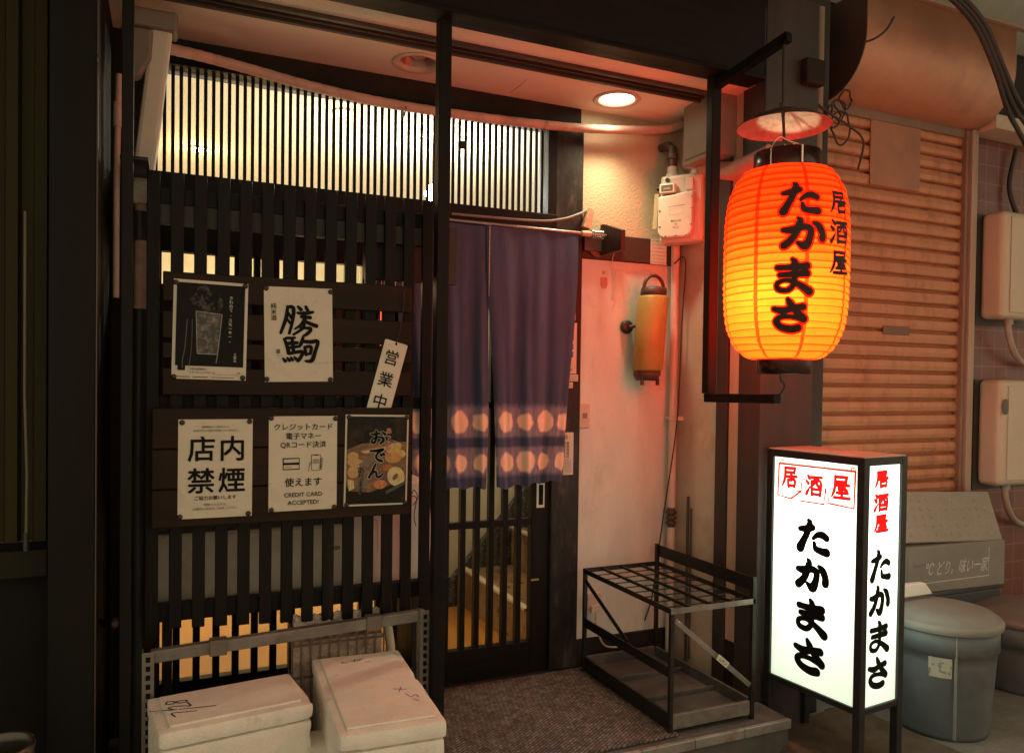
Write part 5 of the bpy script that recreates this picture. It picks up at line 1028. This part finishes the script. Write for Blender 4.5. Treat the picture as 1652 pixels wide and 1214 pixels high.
# ================================================================ steel frame, basket, foam boxes
rk = thing('steel_shelf', 'grey slotted steel shelf frame below the slatted screen', 'shelf frame', (.37, -.5, -.15))
stl = M('shelf_steel', (.20, .19, .17), .5, .4, var=.25, vs=12, bump=.1, bs=50, col2=(.13, .10, .08), c2=(.5, .7), c2s=8)
L0, L1 = P(243, 1058, Y=-.53), P(684, 990, Y=-.50)
b = MB(); b.bar(L0, L1, .03, .036, stl); b.build('beam', rk, .003)
for q in (.22, .79):
    b = MB(); c = L0.lerp(L1, q); b.box(c.x-.025, c.x+.025, c.y-.022, c.y+.018, c.z-.024, c.z+.0235, M('shelf_joint', (.15, .13, .11), .5, .3)); b.build('joint', rk, .003)
for c in (L0, L1):
    b = MB(); x = c.x; y = c.y
    b.box(x-.022, x+.010, y-.034, y-.0305, -.15, c.z+.022, stl); b.box(x-.0225, x-.0185, y-.0302, y+.01, -.15, c.z+.022, stl)
    lg = b.build('leg', rk, .001)
    s_ = MB()
    z = c.z+.005
    while z > -.1: s_.box(x-.012, x+.000, y-.0352, y-.0338, z-.011, z+.004, ink); z -= .026
    s_.build('slots', lg)
bk2 = thing('wire_basket', 'brownish wire basket lined with a crumpled clear plastic bag', 'basket', (.48, -.38, .1))
b = MB(); X0, X1, Y0, Y1, z0, z1 = .36, .66, -.465, -.40, .0005, .455
wm_ = M('basket_wire', (.16, .12, .10), .5, .3)
for k in range(11): x = X0+(X1-X0)*k/10; b.tube([(x, Y0, z0), (x, Y0, z1)], .0025, wm_, 6); b.tube([(x, Y1, z0), (x, Y1, z1)], .0025, wm_, 6)
for z in (z0+.003, .1, .2, .3, .4, z1): b.tube([(X0, Y0, z), (X1, Y0, z), (X1, Y1, z), (X0, Y1, z), (X0, Y0, z)], .003, wm_, 6)
b.build('basket', bk2)
bagm = M('clear_bag', (.42, .36, .30), .18, var=.25, vs=8, bump=1.0, bs=26, bd=.03)
rnd = random.Random(4); b = MB(); nx, ny = 26, 12; vs = []; fs = []
for j in range(ny+1):
    for i in range(nx+1):
        x = X0+.008+(X1-X0-.016)*i/nx; q = j/ny; hgt = z1-.01+.035*sin(pi*q)+rnd.uniform(-.016, .016)
        vs.append((x, Y0+.008+(Y1-Y0-.016)*q, hgt))
for j in range(ny):
    for i in range(nx): fs.append((j*(nx+1)+i, j*(nx+1)+i+1, (j+1)*(nx+1)+i+1, (j+1)*(nx+1)+i))
b.add(vs, fs, bagm); b.box(X0+.006, X1-.006, Y0+.006, Y1-.006, .02, z1-.045, M('bag_side', (.30, .22, .17), .35, var=.4, vs=14, bump=1.0, bs=22, bd=.03)); b.build('plastic_bag', bk2)

def foam_box(label, c, ux, L, Wd, ztop, hgt, lid=.055, name='foam_box'):
    """c = centre of the lid; ux = direction of the long side"""
    ux = Vector((ux[0], ux[1], 0)).normalized(); a = atan2(ux.y, ux.x)
    t = thing(name, label, 'foam box', (c[0], c[1], ztop-hgt), 'white foam boxes', a)
    b = MB(); worn_box(b, -L/2+.004, L/2-.004, -Wd/2+.004, Wd/2-.004, 0, hgt-lid, foam, .010, .0012, 14, len(label)); b.build('body', t, local=True)
    b = MB(); worn_box(b, -L/2, L/2, -Wd/2, Wd/2, hgt-lid+.003, hgt-.006, foam, .009, .0011, 16, len(label)+3); ldo = b.build('lid', t, local=True)
    b = MB(); q = .030
    ol = [(-L/2+q, -Wd/2+q*.8), (L/2-q, -Wd/2+q*.8), (L/2-q, Wd/2-q*.8), (-L/2+q, Wd/2-q*.8)]
    b.prism(ol, (0, 0, hgt-.0062), (1, 0, 0), (0, 1, 0), (0, 0, .007), foam); b.build('raised_panel', ldo, .006, 3, local=True)
    b = MB()
    for k in range(26):
        rr = random.Random(label+str(k)); x, y = rr.uniform(-L/2+.01, L/2-.01), rr.uniform(-Wd/2+.01, Wd/2-.01); r = rr.uniform(.0012, .003)
        z = hgt-.0058 if (abs(x) > L/2-q or abs(y) > Wd/2-q*.8) else hgt+.0008
        b.lathe([(0, r), (r*.8, r*.5), (r, 0)], (x, y, z), M('foam_crumb', (.8, .77, .7), .8), 6)
    b.build('crumbs', ldo, local=True)
    return t, ldo, a, (lambda x, y, off=0: Vector((x, y, hgt+.0016+off)))
ztA = .35
pa = [P(x, y, Z=ztA) for x, y in ((247, 1122), (452, 1082), (502, 1130), (268, 1178))]; cA = sum(pa, Vector())/4
t, ld, aA, fA = foam_box('white foam box with the date 7/28 handwritten on its lid', cA, pa[2]-pa[3], .405, .262, ztA, .5)
b = MB(); pen = M('marker', (.012, .011, .013), .5, spec=.1, bump=0)
u0 = Vector((cos(aA), sin(aA)))
def hand(b, base, sc_, strokes, fr, w, turn=False):
    for k, s_ in enumerate(strokes): b.line([(base[0]-y*sc_, base[1]+x*sc_) if turn else (base[0]+x*sc_, base[1]+y*sc_) for x, y in s_], w, fr, k*.0002, pen, 5)
hand(b, (-.105, -.055), .085, [[(0, .55), (.25, .62), (.32, .55), (.22, .2), (.14, -.1)], [(.78, 1.2), (.50, .3), (.25, -.7)], [(.62, .55), (.75, .66), (.82, .5), (.72, .2), (.62, 0), (.95, .05)], [(1.32, .6), (1.14, .68), (1.05, .5), (1.2, .3), (1.16, .05), (1.0, .1), (1.03, .3), (1.26, .45), (1.32, .6)]] if 1 else [[(.0, .22), (.16, .30), (.30, .36), (.22, .15), (.06, -.12)], [(.72, 1.15), (.52, .5), (.20, -.45)], [(.52, .78), (.66, .92), (.74, .78), (.64, .52), (.56, .36), (.86, .42)], [(1.22, .95), (1.06, 1.02), (1.0, .84), (1.14, .66), (1.10, .46), (.94, .48), (.98, .66), (1.2, .80), (1.22, .95)]], fA, .0042, True)
b.build('handwriting', ld, local=True)
ztB = .36
pb = [P(x, y, Z=ztB) for x, y in ((508, 1065), (640, 1045), (712, 1150), (550, 1180))]; cB = sum(pb, Vector())/4
t, ld, aB, fB = foam_box('longer white foam box with scribbled letters on its lid, beside the porch post', cB, pb[1]-pb[2], .585, .285, ztB, .51)
b = MB(); hand(b, (.20, .02), .06, [[(.0, .0), (.35, -.1)], [(.15, .2), (.12, -.35)], [(.1, -.15), (.32, -.5)], [(.18, .55), (.05, .65), (-.05, .5), (.02, .35)], [(-.25, -.55), (-.25, -.8)]], fB, .003); b.build('handwriting', ld, local=True)
pen2 = M('marker_violet', (.16, .10, .30), .5, bump=0)
b = MB()
for k, s_ in enumerate([[(-.08, -.06), (-.045, -.075)], [(-.055, -.05), (-.07, -.085)], [(-.10, -.075), (-.125, -.085), (-.115, -.10), (-.135, -.105)], [(-.14, -.085), (-.16, -.10)]]): b.line(s_, .0025, fB, k*.0002, pen2, 4)
b.build('handwriting', ld, local=True)
c3 = P(520, 1195, Z=.20); t, ld, a3, f3 = foam_box('lower white foam box wedged between the two others', (c3.x-.02, c3.y-.11), (0, 1), .36, .12, .215, .365, .05)

# ================================================================ shutter front and what hangs on it
sh = thing('roller_shutter', 'weathered ribbed roller shutter glowing red beside the lantern', 'roller shutter', (3.2, -.28, 0))
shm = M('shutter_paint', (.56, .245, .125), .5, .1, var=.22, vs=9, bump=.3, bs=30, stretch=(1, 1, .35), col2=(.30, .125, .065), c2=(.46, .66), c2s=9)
SX0, SX1, SY = 2.725, 3.675, -.28
prof = []; z = -.15; 
while z < 2.62:
    prof += [(z, -.004), (z+.006, -.014), (z+.026, -.019), (z+.050, -.014), (z+.055, -.002), (z+.060, .010), (z+.066, .010)]; z += .0675
b = MB(); vs = []; fs = []
for zz, yy in prof: vs += [(SX0, SY+yy, zz), (SX1, SY+yy, zz)]
for i in range(len(prof)-1): fs.append((2*i, 2*i+1, 2*i+3, 2*i+2))
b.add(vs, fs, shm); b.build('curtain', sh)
b = MB()
for q, c in (((1425, 525, 1467, 541), (.16, .08, .05)),):
    a, e = P(q[0], q[1], Y=SY-.02), P(q[2], q[3], Y=SY-.02); b.box(a.x, e.x, SY-.021, SY-.017, e.z, a.z, M('slot_dark', c, .5))
b.build('letter_slot', sh, .002)
box1('patch', (P(1405, 165, Y=SY-.02).x, P(1484, 230, Y=SY-.02).x, SY-.0245, SY-.0195, P(1440, 303, Y=SY-.02).z, 2.56), M('patch_dark', (.36, .17, .095), .55, var=.2, vs=6), sh, .001)
rl = M('rail_pink', (.42, .29, .22), .5, .2, var=.2, vs=10, stretch=V_, bump=.05)
box1('guide_rail', (2.680, 2.7245, -.33, -.255, -.15, 2.60), rl, sh, .003); box1('guide_rail', (3.6755, 3.70, -.32, -.255, -.15, 2.56), M('rail_brown', (.22, .14, .10), .5, var=.2), sh, .003); box1('guide_rail', (3.7005, 3.745, -.335, -.255, -.15, 2.56), rl, sh, .003)
box1('head_strip', (2.7255, 3.675, -.31, -.285, 2.52, 2.57), M('rail_brown', (.22, .14, .10)), sh, .003)
wall('shutter_wall', (2.56, 9, -.24, -.12, -.15, 3.05), grime)
tile = M('wall_tile', (.085, .06, .05), .35, var=.25, vs=6, bump=.05)
tt = tile.node_tree; bt2 = nd(tt, 'ShaderNodeTexBrick'); bt2.offset = 0.0; bt2.inputs['Scale'].default_value = 1; bt2.inputs['Brick Width'].default_value = .095; bt2.inputs['Row Height'].default_value = .095; bt2.inputs['Mortar Size'].default_value = .0025
bt2.inputs['Color1'].default_value = (.15, .05, .037, 1); bt2.inputs['Color2'].default_value = (.19, .065, .046, 1); bt2.inputs['Mortar'].default_value = (.28, .13, .10, 1)
tcc = nd(tt, 'ShaderNodeTexCoord'); mm = nd(tt, 'ShaderNodeMapping'); mm.inputs['Rotation'].default_value = (radians(90), 0, 0); tt.links.new(tcc.outputs['Object'], mm.inputs[0]); tt.links.new(mm.outputs[0], bt2.inputs['Vector']); tt.links.new(bt2.outputs[0], tt.nodes['Principled BSDF'].inputs['Base Color'])
b = MB(); b.box(3.7455, 8, -.285, -.245, -.15, 2.545, tile); tag(b.build('tiled_wall'), 'dark square-tiled wall right of the roller shutter', 'wall')
# curved shutter hood
hd = thing('shutter_hood', 'big curved sheet-metal hood over the roller shutter', 'hood', (3.2, -.4, 2.55))
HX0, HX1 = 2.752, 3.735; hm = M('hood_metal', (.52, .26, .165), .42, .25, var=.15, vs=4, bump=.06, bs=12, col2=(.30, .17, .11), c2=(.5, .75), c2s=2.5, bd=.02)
arc = [(-.288+.0, 2.562)]
for k in range(17):
    a = radians(90)*k/16; arc.append((-.30-.22*sin(a), 2.562+.24*(1-cos(a))))
arc += [(-.520, 2.985), (-.505, 2.985)]
inner = [(-.505, 2.985), (-.30, 2.985), (-.288, 2.985)]
b = MB(); vs = []; fs = []
for yy, zz in arc: vs += [(HX0, yy, zz), (HX1, yy, zz)]
for i in range(len(arc)-1): fs.append((2*i, 2*i+1, 2*i+3, 2*i+2))
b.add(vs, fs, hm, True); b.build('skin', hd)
b = MB(); endp = arc+[(-.245, 2.985), (-.245, 2.562)]
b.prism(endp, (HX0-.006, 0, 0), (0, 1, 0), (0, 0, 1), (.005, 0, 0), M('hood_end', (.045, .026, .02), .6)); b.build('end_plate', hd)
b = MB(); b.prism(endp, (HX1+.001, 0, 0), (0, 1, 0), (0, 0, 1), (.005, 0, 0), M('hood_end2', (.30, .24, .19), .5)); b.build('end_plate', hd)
b = MB(); b.box(HX0-.1, HX1+2, -.545, -.515, 2.986, 3.004, M('hood_trim', (.34, .28, .22), .5)); b.build('trim', hd, .003)
b = MB(); b.box(3.75, 6, -.42, -.27, 2.55, 2.62, M('far_soffit', (.55, .45, .34), .7)); tag(b.build('soffit_board', None, .003), 'pale board above the tiled wall beside the curved hood', 'board')
ev = MB(); e0 = P(1262, 45, Z=2.80); ev.box(-2.5, e0.x, -2.2, -.60, 2.862, 2.95, eave); e = struct(ev.build('eave_soffit', None, .01))
ev = MB(); ev.box(e0.x+.02, 7, -2.0, -.60, 3.28, 3.36, M('far_eave', (.14, .13, .10), .8, var=.3)); struct(ev.build('eave_soffit'))
# junction clutter behind the lantern rod
cj = thing('conduit_bundle', 'pair of upright conduits with coiled wires behind the lantern rod', 'conduit', (2.6, -.45, 2.2))
b = MB(); b.tube([(2.47, -.53, 1.9), (2.47, -.53, 2.83)], .019, M('conduit_brown', (.28, .2, .15), .5)); b.tube([(2.425, -.53, 2.2), (2.425, -.53, 2.75)], .011, M('conduit_brown', (.28, .2, .15))); b.build('conduit', cj)
b = MB()
rnd = random.Random(9)
for k in range(4):
    c = Vector((2.56+rnd.uniform(-.03, .05), -.545, 2.44+rnd.uniform(-.12, .14))); r = rnd.uniform(.03, .07)
    b.tube([c+Vector((r*cos(a), rnd.uniform(-.01, .01), r*1.3*sin(a))) for a in [2*pi*i/12*rnd.uniform(.98, 1.02) for i in range(13)]], .004, wire, 6, res=3)
b.tube([(2.43, -.55, 2.43), (2.5, -.56, 2.39), (2.62, -.55, 2.36), (2.72, -.54, 2.31), (2.735, -.5, 2.20)], .005, wire, 6, res=6); b.build('wires', cj)
wb2 = box1('junction_box', (2.30, 2.40, -.64, -.602, 2.46, 2.56), grime, None, .006); tag(wb2, 'dark junction box on the pier at the lantern rod top', 'junction box')
b = MB(); b.tube([P(1395, 68, Y=-.53), P(1412, 62, Y=-.56), P(1430, 48, Y=-.58), P(1442, 28, Y=-.56)], .005, wire, 8, res=6); tag(b.build('cable'), 'short stray black wire bent up in front of the curved hood', 'cable')
b = MB()
for k in range(3):
    o_ = Vector((.012*k, -.01*k, .006*k))
    b.tube([P(1490, -40, Y=-.75)+o_, P(1545, 8, Y=-.74)+o_, P(1578, 50, Y=-.72)+o_, P(1606, 115, Y=-.70)+o_, P(1626, 178, Y=-.66)+o_*1.6, P(1645, 215, Y=-.60)+o_*2.5, P(1690, 300, Y=-.45)+o_*2], .011, wire, 10, res=6)
tag(b.build('cable_bundle'), 'thick black cable bundle sagging across the corner of the curved hood', 'cable bundle')
for k in range(0): pass
# meter boxes on the tiled wall
mbx = M('meter_box', (.55, .45, .34), .45, var=.08, vs=5, bump=.03)
def mbox(px, y0, y1, label, win):
    a = P(px, y0, Y=-.30); e = P(px, y1, Y=-.30)
    t = thing('meter_box', label, 'meter box', (a.x+.18, -.34, e.z), 'meter boxes on the tiled wall')
    b = MB(); b.box(a.x, a.x+.36, -.415, -.2855, e.z, a.z, mbx); b.build('casing', t, .03, 4)
    b = MB(); b.box(a.x+.05, a.x+.34, -.421, -.4155, e.z+.03, a.z-.03, mbx); lid_ = b.build('lid', t, .004)
    if win:
        c = P(1622, 656, Y=-.422); b = MB(); b.prism([(.022*cos(q*pi/10), .040*sin(q*pi/10)) for q in range(20)], (c.x, -.4215, c.z), (1, 0, 0), (0, 0, 1), (0, -.002, 0), M('meter_glass', (.08, .06, .045), .12)); b.build('window', lid_)
    b = MB(); b.tube([(a.x+.13, -.36, e.z+.01), (a.x+.13, -.36, e.z-.06), (a.x+.19, -.35, e.z-.16), (a.x+.30, -.33, e.z-.22), (a.x+.42, -.33, e.z-.23)], .016, M('flex_grey', (.35, .28, .22), .5), 12, res=6); b.lathe([(.022, 0), (.022, -.03)], (a.x+.13, -.36, e.z+.004), M('flex_grey', (.35, .28, .22)), 14); b.build('conduit', t)
    b = MB(); b.box(a.x-.03, a.x+.39, -.292, -.2852, e.z-.03, a.z+.0, M('back_plate', (.05, .04, .035), .5)); b.build('back_plate', t)
mbox(1586, 345, 515, 'plain beige rounded meter box, the upper one on the tiled wall', False)
mbox(1581, 612, 780, 'beige rounded meter box with an oval window, the lower one on the tiled wall', True)
b = MB(); b.tube([P(1640, 240, Y=-.32), P(1628, 300, Y=-.31), P(1640, 345, Y=-.33)], .012, wire, 8, res=5); tag(b.build('cable'), 'black cable entering the plain upper meter box', 'cable')

# ================================================================ bins and boxes behind the sign
binm = M('bin_grey', (.11, .125, .135), .5, var=.2, vs=5, bump=.1, col2=(.18, .18, .17), c2=(.55, .75), c2s=6)
lidm = M('bin_lid', (.24, .24, .22), .5, var=.15, vs=6, bump=.1, col2=(.2, .19, .17), c2=(.5, .7), c2s=6)
def bin_(c, r, zr, label, lidmat, sq=False):
    t = thing('dustbin', label, 'dustbin', (c.x, c.y, -.15), 'dustbins beside the lit sign')
    b = MB(); b.lathe([(0, -.149), (r*.86, -.149), (r*.88, -.13), (r*.97, zr-.16), (r*.985, zr-.12), (r*1.02, zr-.118), (r*1.02, zr-.03), (r*.99, zr-.028)], (c.x, c.y, 0), binm, 56); b.build('tub', t)
    b = MB(); b.lathe([(r*1.07, zr-.030), (r*1.09, zr-.02), (r*1.09, zr-.005), (r*1.04, zr+.006), (r*.95, zr+.010), (r*.93, zr+.022), (r*.6, zr+.038), (0, zr+.045)], (c.x, c.y, 0), lidmat, 56); ldd = b.build('lid', t)
    return t
cb = P(1520, 985, Y=-.78); R1 = .205
t = bin_(cb, R1, cb.z-.01, 'grey round dustbin with a pale lid and a worn sticker, nearest the sign', lidm)
aa = atan2(-3-cb.y, -cb.x)
fb_ = lambda x, y, off=0: Vector((cb.x+cos(aa+x/R1)*(R1*.985+off), cb.y+sin(aa+x/R1)*(R1*.985+off), cb.z+y))
b = MB(); 
for i in range(6): b.add([fb_(-.045+.014*i, -.215, -.001), fb_(-.045+.014*(i+1), -.215, -.001), fb_(-.045+.014*(i+1), -.135, .002), fb_(-.045+.014*i, -.135, .002)], [(0, 1, 2, 3)], M('worn_sticker', (.42, .40, .33), .6, var=.2, vs=20, bump=0, col2=(.15, .15, .14), c2=(.55, .62), c2s=40))
b.build('sticker', t)
b = MB(); b.box(cb.x+cos(aa+.25)*R1*1.0-.004, cb.x+cos(aa+.25)*R1*1.0+.004, cb.y+sin(aa+.25)*R1-.006, cb.y+sin(aa+.25)*R1+.004, -.13, cb.z-.045, lidm); b.build('seam', t, .002)
cb2 = P(1655, 985, Y=-.62); bin_(cb2, .24, cb2.z+.0, 'large dark dustbin at the picture edge behind the round one', M('bin_lid_b', (.17, .14, .12), .5, var=.2, vs=6))
# dark bin carrying the boxes
yb = -.50
a, e = P(1466, 885, Y=yb), P(1616, 940, Y=yb)
t = thing('storage_crate', 'dark crate behind the round dustbin with pale boxes stacked on it', 'crate', ((a.x+e.x)/2, yb+.1, -.15))
box1('crate', (a.x-.02, e.x+.02, yb+.015, yb+.19, -.15, e.z-.0255), M('crate_dark', (.045, .05, .055), .5, var=.2), t, .01)
box1('crate_lid', (a.x-.03, e.x+.03, yb+.005, yb+.20, e.z-.025, e.z-.001), M('crate_dark', (.045, .05, .055)), t, .006)
gfm = M('grey_box_card', (.22, .21, .19), .7, var=.12, vs=8, bump=.15, bs=60)
w_ = (e.x-a.x); cx_ = (a.x+e.x)/2
t = thing('delivery_box', 'flat grey box with a handwritten label panel, on the dark crate', 'box', (cx_, yb+.09, e.z), None, radians(-3))
Hb = a.z-e.z
b = MB(); b.box(-w_/2, w_/2, -.09, .09, 0, Hb, gfm); b.build('carton', t, .005, local=True)
ff = lambda x, y, off=0: Vector((x, -.0906-off, y))
b = MB(); wl = M('white_line', (.55, .54, .5), .5, bump=0); b.line([(-w_*.45, Hb*.2), (w_*.33, Hb*.24), (w_*.33, Hb*.86)], .004, ff, 0, wl, 0); b.line([(-w_*.47, Hb*.15), (-w_*.47, Hb*.8)], .003, ff, 0, inkgrey, 0)
text(b, '℃ どり。味い一家', -.0, Hb*.38, Hb*.34, ff, .0003, wl, .0, shear=.25, width=w_*.62); text(b, 'WHITE', -w_*.36, Hb*.55, .025, ff, .0003, inkgrey); b.build('print', t, local=True)
a2, e2 = P(1473, 812, Y=yb-.02), P(1625, 880, Y=yb-.02)
w2 = e2.x-a2.x; H2 = a2.z-e2.z
t = thing('foam_tray', 'pale dimpled foam tray leaning on top of the flat grey box', 'tray', ((a2.x+e2.x)/2, yb+.03, a.z+.002), None, radians(-2))
b = MB(); Rt_ = Matrix.Rotation(radians(-22), 4, 'X') @ Matrix.Rotation(radians(2.5), 4, 'Y')
b.box(-w2/2, w2/2, -.014, .014, .0, H2*1.02, M('foam_tray', (.28, .26, .22), .7, var=.1, vs=10, bump=.2), Rt_); b.build('tray', t, .006, local=True)
b = MB(); dm = M('dimple', (.30, .28, .24), .7)
for r in range(5):
    for k in range(11): 
        c = Rt_ @ Vector((-w2*.4+k*w2*.08, -.0146, H2*(.15+r*.17))); b.lathe([(0, .0), (.011, .0), (.012, -.002)], c, dm, 8, Rt_.to_3x3() @ Vector((0, -1, .0)))
b.build('dimples', t, local=True)
t = thing('delivery_box', 'upright pale foam corner piece half hidden by the sign, on the pale lid', 'foam piece', (P(1478, 985, Y=-.70).x, -.70, cb.z+.045))
b = MB(); a3_, b3_, c3_ = P(1462, 940, Y=-.68), P(1487, 938, Y=-.68), P(1498, 988, Y=-.68); zz = cb.z+.047
b.prism([(a3_.x-.05, a3_.z), (b3_.x, b3_.z), (c3_.x, zz), (a3_.x-.05, zz)], (0, -.70, 0), (1, 0, 0), (0, 0, 1), (0, .03, 0), foam); b.build('foam_piece', t, .004)
# debris on the lower ground
rnd = random.Random(2)
deb = M('debris', (.30, .25, .2), .8, var=.3, vs=30, bump=.5)
for k, (px, py, r, lab) in enumerate(((1142, 1208, .022, 'pale crumpled scrap lying in the gutter before the step'), (1178, 1190, .03, 'flat grey scrap lying in the gutter between the step and the sign'), (1348, 1152, .05, 'broken tile piece lying under the lit sign'))):
    c = P(px, py, Z=-.145); b = MB(); n = 9; pts = [(r*rnd.uniform(.6, 1.2)*cos(2*pi*i/n), r*rnd.uniform(.5, 1.0)*sin(2*pi*i/n)) for i in range(n)]
    b.prism(pts, (c.x, c.y, -.1495), (1, 0, .1), (0, 1, .1), (0, 0, .012 if k else .02), deb if k == 0 else concrete); tag(b.build('scrap', None, .003), lab, 'scrap', 'litter in the gutter')
# can at the lower corner of the picture
c = P(14, 1200, Z=.42)
t = thing('ashtray_can', 'round metal ashtray can with a bright rim at the dark corner', 'ashtray', (c.x-.02, c.y, -.15))
b = MB(); cm_ = M('can_metal', (.10, .095, .085), .35, .8, var=.3, vs=10); b.lathe([(.0, -.149), (.068, -.149), (.070, .40), (.0735, .415), (.072, .423), (.066, .420), (.062, .40), (.060, .37)], (c.x-.02, c.y, 0), cm_, 40); b.build('can', t)
b = MB(); b.lathe([(0, .378), (.0605, .372)], (c.x-.02, c.y, 0), M('ash', (.12, .11, .095), .9, var=.5, vs=60, bump=1.0, bs=90, col2=(.35, .32, .27), c2=(.55, .65), c2s=60), 24); b.build('ash', t)
